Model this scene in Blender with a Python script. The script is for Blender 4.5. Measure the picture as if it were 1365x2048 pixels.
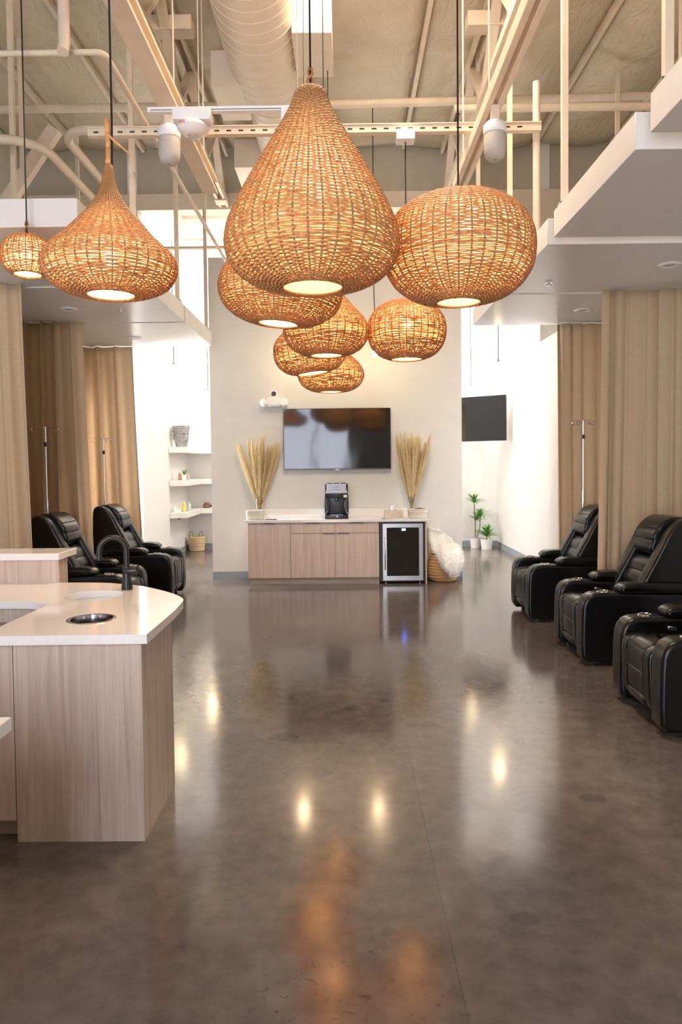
import bpy, bmesh, math, random
import numpy as np
from mathutils import Vector, Matrix

for o in list(bpy.data.objects):
    bpy.data.objects.remove(o, do_unlink=True)
S = bpy.context.scene
COL = S.collection
R = math.radians
random.seed(7)
rng = np.random.default_rng(7)

# ------------------------------------------------------------------ camera
cam_d = bpy.data.cameras.new('camera')
cam = bpy.data.objects.new('camera', cam_d)
COL.objects.link(cam)
cam_d.sensor_fit = 'HORIZONTAL'
cam_d.sensor_width = 24.0
cam_d.lens = 24.0 * 1400.0 / 1365.0
cam_d.shift_y = -48.0 / 1365.0
cam_d.clip_start = 0.05
cam.matrix_world = (Matrix.Translation((0, 0, 1.70)) @ Matrix.Rotation(R(0.33), 4, 'Z')
                    @ Matrix.Rotation(R(90 - 1.9), 4, 'X') @ Matrix.Rotation(R(-0.6), 4, 'Z'))
S.camera = cam

# ------------------------------------------------------------------ world, daylight, fill, exposure
W = bpy.data.worlds.new('world')
S.world = W
W.use_nodes = True
W.node_tree.nodes['Background'].inputs[0].default_value = (0.80, 0.88, 1.0, 1)
W.node_tree.nodes['Background'].inputs[1].default_value = 1.0
S.view_settings.view_transform = 'Standard'
S.view_settings.look = 'None'
S.view_settings.gamma = 1.0
S.view_settings.use_curve_mapping = False
S.view_settings.exposure = 0.8


def area(name, loc, rot, sx, sy, power, col):
    l = bpy.data.lights.new(name, 'AREA')
    l.shape = 'RECTANGLE'
    l.size, l.size_y = sx, sy
    l.energy = power
    l.color = col
    o = bpy.data.objects.new(name, l)
    COL.objects.link(o)
    o.location = loc
    o.rotation_euler = rot
    return o


# daylight entering the glazed shop front behind the camera
area('daylight_shopfront', (-1.6, -3.35, 2.15), (R(90), 0, 0), 3.7, 4.2, 250, (0.86, 0.89, 1.0))
# daylight entering the roof lights of the rear room
area('daylight_rooflight_left', (-2.55, 11.93, 6.66), (0, 0, 0), 1.1, 0.9, 150, (0.97, 0.98, 1.0))
area('daylight_rooflight_right', (2.35, 11.93, 6.66), (0, 0, 0), 1.1, 0.9, 150, (0.97, 0.98, 1.0))
# daylight entering the side windows behind the last curtains
area('daylight_window_left', (-3.985, 10.55, 1.75), (0, R(-90), 0), 2.0, 0.95, 105, (0.88, 0.93, 1.0))
area('daylight_window_right', (3.635, 9.42, 1.75), (0, R(90), 0), 2.0, 1.1, 32, (0.88, 0.93, 1.0))
# warm fill lamp added above the middle of the hall, out of view
area('fill_hall', (0.3, 5.2, 6.69), (0, 0, 0), 1.25, 2.3, 160, (1.0, 0.80, 0.58))

# ------------------------------------------------------------------ materials
MATS = {}


def new_mat(name):
    m = bpy.data.materials.new(name)
    m.use_nodes = True
    MATS[name] = m
    nt = m.node_tree
    return m, nt, nt.nodes['Principled BSDF']


def texmap(nt, scale=(1, 1, 1), kind='Object'):
    tc = nt.nodes.new('ShaderNodeTexCoord')
    mp = nt.nodes.new('ShaderNodeMapping')
    mp.inputs['Scale'].default_value = scale
    nt.links.new(tc.outputs[kind], mp.inputs[0])
    return mp.outputs[0]


def noise(nt, vec, scale, detail=4, rough=0.55, dist=0.0):
    n = nt.nodes.new('ShaderNodeTexNoise')
    n.inputs['Scale'].default_value = scale
    n.inputs['Detail'].default_value = detail
    n.inputs['Roughness'].default_value = rough
    n.inputs['Distortion'].default_value = dist
    if vec is not None:
        nt.links.new(vec, n.inputs['Vector'])
    return n.outputs['Fac']


def ramp(nt, fac, stops):
    r = nt.nodes.new('ShaderNodeValToRGB')
    el = r.color_ramp.elements
    while len(el) < len(stops):
        el.new(0.5)
    for e, (p, c) in zip(el, stops):
        e.position = p
        e.color = (*c, 1) if len(c) == 3 else c
    nt.links.new(fac, r.inputs[0])
    return r.outputs[0]


def bump(nt, b, fac, strength=0.2, dist=0.01):
    n = nt.nodes.new('ShaderNodeBump')
    n.inputs['Strength'].default_value = strength
    n.inputs['Distance'].default_value = dist
    nt.links.new(fac, n.inputs['Height'])
    nt.links.new(n.outputs[0], b.inputs['Normal'])


def simple(name, col, rough=0.5, metal=0.0, var=0.08, nscale=6, bmp=0.0, bscale=80, spec=0.5, coat=0.0, kind='Object', scale=(1, 1, 1)):
    m, nt, b = new_mat(name)
    v = texmap(nt, scale, kind)
    f = noise(nt, v, nscale)
    lo = tuple(max(0, c * (1 - var)) for c in col)
    hi = tuple(min(1, c * (1 + var)) for c in col)
    nt.links.new(ramp(nt, f, [(0.3, lo), (0.7, hi)]), b.inputs['Base Color'])
    b.inputs['Roughness'].default_value = rough
    b.inputs['Metallic'].default_value = metal
    b.inputs['Specular IOR Level'].default_value = spec
    b.inputs['Coat Weight'].default_value = coat
    if bmp:
        bump(nt, b, noise(nt, v, bscale, 3), bmp, 0.005)
    return m


def wood(name, a, b_, c_, rough=0.35, axis=2, sc=1.0):
    m, nt, b = new_mat(name)
    s = [14 * sc, 14 * sc, 14 * sc]
    s[axis] = 0.55 * sc
    v = texmap(nt, tuple(s))
    f1 = noise(nt, v, 2.2, 6, 0.6, 0.6)
    s2 = [90 * sc] * 3
    s2[axis] = 1.6 * sc
    v2 = texmap(nt, tuple(s2))
    f2 = noise(nt, v2, 1.6, 3)
    mx = nt.nodes.new('ShaderNodeMath')
    mx.operation = 'MULTIPLY_ADD'
    nt.links.new(f2, mx.inputs[0])
    mx.inputs[1].default_value = 0.45
    nt.links.new(f1, mx.inputs[2])
    nt.links.new(ramp(nt, mx.outputs[0], [(0.42, a), (0.68, b_), (0.95, c_)]), b.inputs['Base Color'])
    b.inputs['Roughness'].default_value = rough
    bump(nt, b, f2, 0.06, 0.002)
    return m


simple('wall_white', (0.80, 0.78, 0.74), 0.55, var=0.02, bmp=0.05, bscale=120)
simple('wall_white_dimmed', (0.69, 0.665, 0.615), 0.55, var=0.02, bmp=0.05, bscale=120)  # partition: wall white darkened, its weaker light put into the colour
simple('wall_upper', (0.55, 0.50, 0.40), 0.7, var=0.04, bmp=0.05)  # white wall in dimness; the shade is painted in as olive
simple('baseboard', (0.30, 0.33, 0.36), 0.5, var=0.04)
simple('paint_warm_lit', (0.74, 0.63, 0.50), 0.45, var=0.03)  # white header paint, warm lamplight mixed into the tone
simple('canopy_white', (0.80, 0.78, 0.76), 0.28, var=0.02)
simple('steel_warm_lit', (0.74, 0.62, 0.48), 0.5, var=0.06)  # white-painted steel; the cream tint stands in for warm light
simple('duct_warm_lit', (0.82, 0.71, 0.57), 0.45, var=0.03)  # white duct with the lamps' warm cast put into its colour
simple('plastic_white', (0.85, 0.84, 0.82), 0.35, var=0.01)
simple('plastic_black', (0.012, 0.012, 0.013), 0.3, var=0.1)
simple('rubber_black', (0.01, 0.01, 0.01), 0.6, var=0.1)
simple('matte_black', (0.014, 0.013, 0.012), 0.38, var=0.1)
simple('chrome', (0.75, 0.75, 0.76), 0.12, metal=1.0, var=0.02)
simple('steel_brushed', (0.62, 0.62, 0.63), 0.28, metal=1.0, var=0.03)
simple('steel_mid', (0.22, 0.21, 0.21), 0.36, metal=1.0, var=0.03)
simple('steel_dark', (0.25, 0.25, 0.26), 0.3, metal=1.0, var=0.03)
simple('quartz', (0.86, 0.82, 0.79), 0.10, var=0.015, nscale=40)
simple('leather', (0.005, 0.0045, 0.0045), 0.28, var=0.15, nscale=12, bmp=0.05, bscale=140, spec=0.38)
simple('leather_stitch', (0.10, 0.09, 0.09), 0.5, var=0.1)
simple('hole_dark', (0.01, 0.009, 0.008), 0.7, var=0.1)
simple('ceramic_white', (0.85, 0.84, 0.82), 0.25, var=0.01)
simple('stone_grey', (0.33, 0.32, 0.31), 0.7, var=0.15, nscale=14, bmp=0.2, bscale=60)
simple('rope_white', (0.74, 0.69, 0.60), 0.8, var=0.1, nscale=40)
simple('brown_dry', (0.20, 0.11, 0.06), 0.8, var=0.3, nscale=30)
simple('paper', (0.80, 0.76, 0.70), 0.7, var=0.06, nscale=30)
simple('tissue', (0.93, 0.92, 0.90), 0.8, var=0.02)
simple('fur_white', (0.88, 0.86, 0.80), 0.9, var=0.05, nscale=25, bmp=0.5, bscale=40)
simple('soil', (0.05, 0.035, 0.025), 0.9, var=0.3, nscale=40)
simple('shelf_white', (0.83, 0.78, 0.73), 0.45, var=0.04, nscale=8)
simple('peach', (0.85, 0.52, 0.40), 0.4, var=0.05)
simple('amber', (0.55, 0.30, 0.14), 0.3, var=0.1)
simple('yellow_label', (0.85, 0.70, 0.12), 0.4, var=0.05)
simple('pale_green', (0.55, 0.75, 0.68), 0.3, var=0.05)
simple('red_print', (0.75, 0.05, 0.03), 0.5, var=0.02)
simple('cord_black', (0.010, 0.009, 0.008), 0.5, var=0.1)
simple('stem_straw', (0.60, 0.42, 0.18), 0.75, var=0.15, nscale=30)
simple('leaf_green', (0.13, 0.30, 0.06), 0.45, var=0.35, nscale=9)
simple('trunk', (0.30, 0.24, 0.15), 0.8, var=0.2, nscale=30)
simple('downlight_lens', (0.55, 0.54, 0.52), 0.25, var=0.02)
simple('display_grey', (0.35, 0.36, 0.38), 0.3, var=0.02)
simple('grille_grey', (0.50, 0.46, 0.42), 0.6, var=0.08, nscale=120)
wood('wood_pale', (0.42, 0.31, 0.24), (0.58, 0.45, 0.365), (0.70, 0.57, 0.475), 0.20)
wood('wood_cabinet', (0.47, 0.35, 0.265), (0.60, 0.465, 0.37), (0.70, 0.565, 0.465), 0.38)
wood('wood_kick', (0.27, 0.20, 0.16), (0.36, 0.28, 0.23), (0.44, 0.35, 0.29), 0.45, axis=0)

# plumes
m, nt, b = new_mat('plume_straw')
v = texmap(nt, (40, 40, 3))
f = noise(nt, v, 3, 4)
nt.links.new(ramp(nt, f, [(0.3, (0.70, 0.52, 0.24)), (0.7, (0.92, 0.77, 0.48))]), b.inputs['Base Color'])
b.inputs['Roughness'].default_value = 0.9

# woven basket
def weave_mat(name, a, c, sc):
    m, nt, b = new_mat(name)
    v = texmap(nt, (1, 1, 1))
    w = nt.nodes.new('ShaderNodeTexWave')
    w.bands_direction = 'Z'
    w.inputs['Scale'].default_value = sc
    w.inputs['Distortion'].default_value = 1.5
    w.inputs['Detail'].default_value = 2
    nt.links.new(v, w.inputs['Vector'])
    nt.links.new(ramp(nt, w.outputs['Fac'], [(0.15, a), (0.7, c)]), b.inputs['Base Color'])
    b.inputs['Roughness'].default_value = 0.75
    bump(nt, b, w.outputs['Fac'], 0.5, 0.006)


weave_mat('seagrass', (0.42, 0.22, 0.08), (0.70, 0.45, 0.22), 22)
weave_mat('seagrass_pale', (0.55, 0.38, 0.20), (0.78, 0.60, 0.38), 16)

# wicker
m, nt, b = new_mat('wicker')
v = texmap(nt, (1, 1, 1))
f = noise(nt, v, 45, 4)
c = ramp(nt, f, [(0.25, (0.46, 0.185, 0.055)), (0.5, (0.68, 0.335, 0.12)), (0.75, (0.82, 0.48, 0.21))])
nt.links.new(c, b.inputs['Base Color'])
b.inputs['Roughness'].default_value = 0.55
tr = nt.nodes.new('ShaderNodeBsdfTranslucent')
nt.links.new(c, tr.inputs[0])
mx = nt.nodes.new('ShaderNodeMixShader')
mx.inputs[0].default_value = 0.10
nt.links.new(b.outputs[0], mx.inputs[1])
nt.links.new(tr.outputs[0], mx.inputs[2])
nt.links.new(mx.outputs[0], nt.nodes['Material Output'].inputs[0])
simple('wicker_rib', (0.36, 0.165, 0.06), 0.6, var=0.2, nscale=30)

# fabric liner of the pendants: thin cloth that glows by the bulb behind it
m, nt, b = new_mat('liner_cloth')
v = texmap(nt, (1, 1, 1))
f = noise(nt, v, 60, 3)
c = ramp(nt, f, [(0.3, (0.90, 0.75, 0.47)), (0.7, (0.97, 0.85, 0.58))])
df = nt.nodes.new('ShaderNodeBsdfDiffuse')
tr = nt.nodes.new('ShaderNodeBsdfTranslucent')
tp = nt.nodes.new('ShaderNodeBsdfTransparent')
nt.links.new(c, df.inputs[0])
nt.links.new(c, tr.inputs[0])
m1 = nt.nodes.new('ShaderNodeMixShader')
m1.inputs[0].default_value = 0.62
nt.links.new(df.outputs[0], m1.inputs[1])
nt.links.new(tr.outputs[0], m1.inputs[2])
m2 = nt.nodes.new('ShaderNodeMixShader')
m2.inputs[0].default_value = 0.05
nt.links.new(m1.outputs[0], m2.inputs[1])
nt.links.new(tp.outputs[0], m2.inputs[2])
nt.links.new(m2.outputs[0], nt.nodes['Material Output'].inputs[0])


def emit(name, col, st):
    m, nt, b = new_mat(name)
    v = texmap(nt, (1, 1, 1))
    f = noise(nt, v, 5)
    nt.links.new(ramp(nt, f, [(0.2, tuple(c * 0.97 for c in col)), (0.8, col)]), b.inputs['Emission Color'])
    b.inputs['Emission Strength'].default_value = st
    b.inputs['Base Color'].default_value = (*col, 1)
    return m


emit('bulb_warm', (1.0, 0.53, 0.20), 880)
emit('bulb_edison', (1.0, 0.74, 0.42), 110)
emit('display_blue', (0.12, 0.18, 1.0), 9)

# curtain linen
def linen(name, lo, hi, thru):
    m, nt, b = new_mat(name)
    f = noise(nt, texmap(nt, (22, 22, 22)), 1.5, 3)
    c = ramp(nt, f, [(0.3, lo), (0.7, hi)])
    nt.links.new(c, b.inputs['Base Color'])
    b.inputs['Roughness'].default_value = 0.85
    b.inputs['Sheen Weight'].default_value = 0.15
    tr = nt.nodes.new('ShaderNodeBsdfTranslucent')
    tr.inputs[0].default_value = (*thru, 1)
    mx = nt.nodes.new('ShaderNodeMixShader')
    mx.inputs[0].default_value = 0.24
    nt.links.new(b.outputs[0], mx.inputs[1])
    nt.links.new(tr.outputs[0], mx.inputs[2])
    nt.links.new(mx.outputs[0], nt.nodes['Material Output'].inputs[0])


linen('linen', (0.71, 0.535, 0.34), (0.755, 0.58, 0.38), (0.74, 0.63, 0.49))

# ceiling: vinyl-faced insulation, with warm lamp light painted into its tan
m, nt, b = new_mat('insulation')
v = texmap(nt, (1, 1, 1))
f = noise(nt, v, 0.9, 6, 0.6, 0.5)
nt.links.new(ramp(nt, f, [(0.3, (0.56, 0.47, 0.34)), (0.7, (0.70, 0.60, 0.45))]), b.inputs['Base Color'])
b.inputs['Roughness'].default_value = 0.4
f2 = noise(nt, texmap(nt, (1.2, 0.7, 1)), 3.0, 6, 0.6, 1.2)
bump(nt, b, f2, 0.5, 0.08)

# floor: polished concrete
m, nt, b = new_mat('polished_concrete')
v = texmap(nt, (1, 1, 1))
f1 = noise(nt, v, 0.9, 8, 0.62, 0.4)
c1 = ramp(nt, f1, [(0.30, (0.100, 0.077, 0.066)), (0.52, (0.136, 0.108, 0.094)), (0.72, (0.180, 0.149, 0.132))])
f3 = noise(nt, v, 9, 5, 0.6)
c3 = ramp(nt, f3, [(0.35, (0.78, 0.78, 0.78)), (0.65, (1.12, 1.12, 1.12))])
mul = nt.nodes.new('ShaderNodeMix')
mul.data_type = 'RGBA'
mul.blend_type = 'MULTIPLY'
mul.inputs['Factor'].default_value = 1.0
nt.links.new(c1, mul.inputs[6])
nt.links.new(c3, mul.inputs[7])
vo = nt.nodes.new('ShaderNodeTexVoronoi')
vo.inputs['Scale'].default_value = 12
nt.links.new(v, vo.inputs['Vector'])
spk = ramp(nt, noise(nt, v, 30, 3, 0.5, 0.6), [(0.60, (0, 0, 0)), (0.66, (1, 1, 1))])
sy = nt.nodes.new('ShaderNodeSeparateXYZ')
nt.links.new(v, sy.inputs[0])
yr = nt.nodes.new('ShaderNodeMapRange')
yr.inputs['From Min'].default_value = 1.6
yr.inputs['From Max'].default_value = 3.6
yr.inputs['To Min'].default_value = 0.22
yr.inputs['To Max'].default_value = -0.30
nt.links.new(sy.outputs[1], yr.inputs[0])
ad = nt.nodes.new('ShaderNodeMath')
nt.links.new(noise(nt, v, 0.8, 3), ad.inputs[0])
nt.links.new(yr.outputs[0], ad.inputs[1])
pm = ramp(nt, ad.outputs[0], [(0.54, (0, 0, 0)), (0.68, (1, 1, 1))])
sel = ramp(nt, vo.outputs['Color'], [(0.45, (1, 1, 1)), (0.65, (0, 0, 0))])
k1 = nt.nodes.new('ShaderNodeMath'); k1.operation = 'MULTIPLY'
nt.links.new(spk, k1.inputs[0]); nt.links.new(pm, k1.inputs[1])
k2 = nt.nodes.new('ShaderNodeMath'); k2.operation = 'MULTIPLY'
nt.links.new(k1.outputs[0], k2.inputs[0]); nt.links.new(sel, k2.inputs[1])
mixd = nt.nodes.new('ShaderNodeMix')
mixd.data_type = 'RGBA'
nt.links.new(k2.outputs[0], mixd.inputs['Factor'])
nt.links.new(mul.outputs[2], mixd.inputs[6])
mixd.inputs[7].default_value = (0.030, 0.023, 0.020, 1)
sx = nt.nodes.new('ShaderNodeSeparateXYZ')
nt.links.new(v, sx.inputs[0])


def fmath(op, a, b2):
    n = nt.nodes.new('ShaderNodeMath')
    n.operation = op
    for k, q in enumerate((a, b2)):
        if isinstance(q, (int, float)):
            n.inputs[k].default_value = q
        else:
            nt.links.new(q, n.inputs[k])
    return n.outputs[0]


# old oval patches and a saw-cut joint in the slab
wob = noise(nt, v, 6, 2)
dark = 0.0
for (px, py, ra, rb) in ((-.40, 4.33, .10, .07), (-.22, 3.81, .15, .085), (1.24, 3.50, .075, .055), (.66, 2.56, .06, .042),
                         (.04, 4.83, .07, .055), (-.72, 5.12, .06, .05), (.50, 6.1, .10, .08)):
    dx = fmath('DIVIDE', fmath('SUBTRACT', sx.outputs[0], px), ra)
    dy = fmath('DIVIDE', fmath('SUBTRACT', sx.outputs[1], py), rb)
    d2 = fmath('ADD', fmath('ADD', fmath('MULTIPLY', dx, dx), fmath('MULTIPLY', dy, dy)), fmath('MULTIPLY', wob, 1.2))
    dark = fmath('MAXIMUM', dark, fmath('LESS_THAN', d2, 1.5))
jn = fmath('LESS_THAN', fmath('ABSOLUTE', fmath('SUBTRACT', sx.outputs[0], .36), 0), .003)
bandx = ramp(nt, fmath('ADD', fmath('SUBTRACT', sx.outputs[0], .0), fmath('MULTIPLY', wob, .1)), [(.20, (0, 0, 0)), (.30, (1, 1, 1)), (.40, (1, 1, 1)), (.42, (0, 0, 0))])
tot = fmath('MAXIMUM', fmath('MAXIMUM', fmath('MULTIPLY', dark, .35), fmath('MULTIPLY', jn, .4)), fmath('MULTIPLY', bandx, .16))
mixe = nt.nodes.new('ShaderNodeMix')
mixe.data_type = 'RGBA'
nt.links.new(tot, mixe.inputs['Factor'])
nt.links.new(mixd.outputs[2], mixe.inputs[6])
mixe.inputs[7].default_value = (0.032, 0.030, 0.030, 1)
nt.links.new(mixe.outputs[2], b.inputs['Base Color'])
rr = ramp(nt, noise(nt, v, 2.5, 5), [(0.3, (0.115, 0.115, 0.115)), (0.75, (0.17, 0.17, 0.17))])
nt.links.new(rr, b.inputs['Roughness'])
b.inputs['Specular IOR Level'].default_value = 0.8

# screen
m, nt, b = new_mat('screen_glass')
v = texmap(nt, (1.4, 1, 0.55))
f = noise(nt, v, 1.6, 1)
nt.links.new(ramp(nt, f, [(0.2, (0.004, 0.005, 0.008)), (0.8, (0.007, 0.008, 0.013))]), b.inputs['Base Color'])
b.inputs['Roughness'].default_value = 0.06
b.inputs['Specular IOR Level'].default_value = 0.6
bump(nt, b, f, 0.10, 0.05)
m, nt, b = new_mat('fridge_glass')
v = texmap(nt, (1, 1, 1))
f = noise(nt, v, 3)
nt.links.new(ramp(nt, f, [(0.2, (0.010, 0.010, 0.010)), (0.8, (0.02, 0.018, 0.016))]), b.inputs['Base Color'])
b.inputs['Roughness'].default_value = 0.08
# clear glass
m, nt, b = new_mat('clear_glass')
v = texmap(nt, (1, 1, 1))
f = noise(nt, v, 3)
nt.links.new(ramp(nt, f, [(0.2, (0.93, 0.95, 0.95)), (0.8, (0.97, 0.98, 0.98))]), b.inputs['Base Color'])
b.inputs['Roughness'].default_value = 0.03
b.inputs['Transmission Weight'].default_value = 1.0
b.inputs['IOR'].default_value = 1.3


# ------------------------------------------------------------------ object helpers
def setup(o, label=None, cat=None, group=None, kind=None):
    if label:
        o['label'] = label
    if cat:
        o['category'] = cat
    if group:
        o['group'] = group
    if kind:
        o['kind'] = kind
    return o


def empty(name, loc, rz=0, label=None, cat=None, group=None):
    o = bpy.data.objects.new(name, None)
    COL.objects.link(o)
    o.location = loc
    o.rotation_euler = (0, 0, rz)
    o.empty_display_size = 0.1
    return setup(o, label, cat, group)


def link(name, me, mat, parent=None, smooth=None, recenter=None):
    """link a mesh; recenter: put the origin at the base centre of the mesh"""
    if mat and not me.materials:
        me.materials.append(MATS[mat])
    if smooth is not None:
        for p in me.polygons:
            p.use_smooth = True
        if smooth < 180:
            me.set_sharp_from_angle(angle=R(smooth))
    o = bpy.data.objects.new(name, me)
    COL.objects.link(o)
    if recenter is None:
        recenter = parent is None
    if recenter and len(me.vertices):
        co = np.empty(len(me.vertices) * 3, 'f')
        me.vertices.foreach_get('co', co)
        co = co.reshape(-1, 3)
        c = Vector(((co[:, 0].min() + co[:, 0].max()) / 2, (co[:, 1].min() + co[:, 1].max()) / 2, co[:, 2].min()))
        me.transform(Matrix.Translation(-c))
        o.location = c
    if parent:
        o.parent = parent
    return o


def bm_mesh(bm, name):
    me = bpy.data.meshes.new(name)
    bmesh.ops.recalc_face_normals(bm, faces=bm.faces)
    bm.to_mesh(me)
    bm.free()
    return me


def bm_box(bm, x0, x1, y0, y1, z0, z1):
    vs = [bm.verts.new(p) for p in ((x0, y0, z0), (x1, y0, z0), (x1, y1, z0), (x0, y1, z0),
                                    (x0, y0, z1), (x1, y0, z1), (x1, y1, z1), (x0, y1, z1))]
    for f in ((0, 3, 2, 1), (4, 5, 6, 7), (0, 1, 5, 4), (1, 2, 6, 5), (2, 3, 7, 6), (3, 0, 4, 7)):
        bm.faces.new([vs[i] for i in f])


def box(name, x0, x1, y0, y1, z0, z1, mat, parent=None, bevel=0.0, seg=2, rec=None):
    bm = bmesh.new()
    bm_box(bm, min(x0, x1), max(x0, x1), min(y0, y1), max(y0, y1), min(z0, z1), max(z0, z1))
    if bevel:
        bmesh.ops.bevel(bm, geom=list(bm.edges), offset=bevel, segments=seg, profile=0.6, affect='EDGES')
    return link(name, bm_mesh(bm, name), mat, parent, 40 if bevel else None, rec)


def prism_bm(poly, t0, t1, axis='Y'):
    """extrude 2-D polygon; axis = extrusion axis. poly in (x,z) for Y, (y,z) for X, (x,y) for Z"""
    bm = bmesh.new()

    def P(a, b_, t):
        return {'Y': (a, t, b_), 'X': (t, a, b_), 'Z': (a, b_, t)}[axis]
    A = [bm.verts.new(P(a, b_, t0)) for a, b_ in poly]
    B = [bm.verts.new(P(a, b_, t1)) for a, b_ in poly]
    n = len(poly)
    fa = bm.faces.new(A)
    fb = bm.faces.new(B[::-1])
    for i in range(n):
        bm.faces.new((A[i], B[i], B[(i + 1) % n], A[(i + 1) % n]))
    bmesh.ops.recalc_face_normals(bm, faces=bm.faces)
    return bm, fa, fb


def prism(name, poly, t0, t1, axis, mat, parent=None, bevel=0.0, seg=3, smooth=40, rec=None):
    bm, fa, fb = prism_bm(poly, t0, t1, axis)
    if bevel:
        es = list(set(list(fa.edges) + list(fb.edges)))
        bmesh.ops.bevel(bm, geom=es, offset=bevel, segments=seg, profile=0.6, affect='EDGES')
    return link(name, bm_mesh(bm, name), mat, parent, smooth, rec)


def spline(pts, n=6, closed=False):
    out = []
    m = len(pts)
    rngi = range(m) if closed else range(m - 1)
    for i in rngi:
        p0 = pts[(i - 1) % m] if closed or i > 0 else pts[i]
        p1 = pts[i]
        p2 = pts[(i + 1) % m]
        p3 = pts[(i + 2) % m] if closed or i + 2 < m else pts[(i + 1) % m]
        for k in range(n):
            t = k / n
            out.append(tuple(0.5 * ((2 * b_) + (-a + c_) * t + (2 * a - 5 * b_ + 4 * c_ - d) * t * t + (-a + 3 * b_ - 3 * c_ + d) * t ** 3)
                             for a, b_, c_, d in zip(p0, p1, p2, p3)))
    if not closed:
        out.append(tuple(pts[-1]))
    return out


def tube_data(pts, r, n=8, cap=True, closed=False):
    pts = [Vector(p) for p in pts]
    m = len(pts)
    rs = r if hasattr(r, '__len__') else [r] * m
    V, Fc = [], []
    prev = None
    for i, p in enumerate(pts):
        if closed:
            t = pts[(i + 1) % m] - pts[(i - 1) % m]
        else:
            t = pts[min(i + 1, m - 1)] - pts[max(i - 1, 0)]
        t.normalize()
        if prev is None:
            a = Vector((0, 0, 1)) if abs(t.z) < 0.9 else Vector((1, 0, 0))
            u = t.cross(a).normalized()
        else:
            u = (prev - t * prev.dot(t)).normalized()
        prev = u
        w = t.cross(u)
        for k in range(n):
            a = 2 * math.pi * k / n
            V.append(p + (u * math.cos(a) + w * math.sin(a)) * rs[i])
    for i in range(m if closed else m - 1):
        j = (i + 1) % m
        for k in range(n):
            Fc.append((i * n + k, i * n + (k + 1) % n, j * n + (k + 1) % n, j * n + k))
    if cap and not closed:
        Fc.append(tuple(range(n))[::-1])
        Fc.append(tuple((m - 1) * n + k for k in range(n)))
    return V, Fc


def tube(name, pts, r, mat, parent=None, n=8, closed=False, rec=None):
    V, Fc = tube_data(pts, r, n, True, closed)
    me = bpy.data.meshes.new(name)
    me.from_pydata(V, [], Fc)
    return link(name, me, mat, parent, 50, rec)


def merge_tubes(name, lst, mat, parent=None, n=6, rec=None):
    V, Fc = [], []
    for pts, r in lst:
        v, f = tube_data(pts, r, n)
        k = len(V)
        V += v
        Fc += [tuple(i + k for i in q) for q in f]
    me = bpy.data.meshes.new(name)
    me.from_pydata(V, [], Fc)
    return link(name, me, mat, parent, 50, rec)


def lathe_mesh(name, prof, n=32, c=(0, 0, 0)):
    V, Fc = [], []
    idx = []
    for r, z in prof:
        if r < 1e-5:
            idx.append([len(V)] * n)
            V.append((c[0], c[1], c[2] + z))
        else:
            idx.append(list(range(len(V), len(V) + n)))
            for k in range(n):
                a = 2 * math.pi * k / n
                V.append((c[0] + r * math.cos(a), c[1] + r * math.sin(a), c[2] + z))
    for i in range(len(prof) - 1):
        for k in range(n):
            q = [idx[i][k], idx[i][(k + 1) % n], idx[i + 1][(k + 1) % n], idx[i + 1][k]]
            q2 = []
            for x in q:
                if x not in q2:
                    q2.append(x)
            if len(q2) > 2:
                Fc.append(tuple(q2))
    me = bpy.data.meshes.new(name)
    me.from_pydata(V, [], Fc)
    return me


def lathe(name, prof, mat, parent=None, n=32, c=(0, 0, 0), smooth=40, rec=None):
    return link(name, lathe_mesh(name, prof, n, c), mat, parent, smooth, rec)


def shared(name, me, parent, loc=(0, 0, 0), rot=(0, 0, 0), scale=(1, 1, 1)):
    o = bpy.data.objects.new(name, me)
    COL.objects.link(o)
    o.location = loc
    o.rotation_euler = rot
    o.scale = scale
    o.parent = parent
    return o


def copy_tree(o, parent=None):
    c = o.copy()
    COL.objects.link(c)
    c.parent = parent
    for ch in list(o.children):
        copy_tree(ch, c)
    return c


def struct(o):
    o['kind'] = 'structure'
    return o


# ------------------------------------------------------------------ room shell
ZC = 6.72
XL, XR = -4.0, 3.65           # side walls along the recliner bays
XLB, XRB = -3.22, 3.10        # side walls of the rear room
XOL, XOR = -5.05, 5.6         # outer walls above the bays
YB, YF = 14.35, -3.0
struct(box('floor', XOL - .15, XOR + .15, YF - .15, YB + .15, -.12, 0, 'polished_concrete', rec=False))
struct(box('wall_back', XLB - .15, XRB + .15, YB, YB + .15, 0, ZC, 'wall_white'))
struct(box('wall_left', XL - .15, XL, YF, 11.12, 0, 3.6, 'wall_white'))
struct(box('wall_left_outer', XOL - .15, XOL, YF, 11.35, 0, ZC, 'wall_upper'))
struct(box('wall_left_rear', XLB - .15, XLB, 11.12, YB, 0, ZC, 'wall_white'))
struct(box('wall_right', XR, XR + .15, YF, 11.12, 0, 3.6, 'wall_white'))
struct(box('wall_right_outer', XOR, XOR + .15, YF, 11.35, 0, ZC, 'wall_upper'))
bm = bmesh.new()
bm_box(bm, XRB, XRB + .15, 10.1, 11.12, 0, 3.6)
bm_box(bm, XRB, XRB + .15, 11.12, YB, 0, ZC)
struct(link('wall_right_rear', bm_mesh(bm, 'wall_right_rear'), 'wall_white'))
struct(box('wall_left_return', XOL, XLB - .15, 11.12, 11.35, 0, 5.72, 'wall_white'))
struct(box('wall_right_return', XRB + .15, XOR, 11.12, 11.35, 0, 4.72, 'wall_white'))
struct(box('wall_partition', -2.0, 1.75, 10.47, 10.62, 0, 4.79, 'wall_white_dimmed'))
struct(box('wall_upper', XOL, XOR, 11.2, 11.35, 5.97, ZC, 'wall_upper'))
struct(box('trim_1', XOL, 1.75, 11.10, 11.35, 5.72, 5.97, 'paint_warm_lit'))
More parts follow.
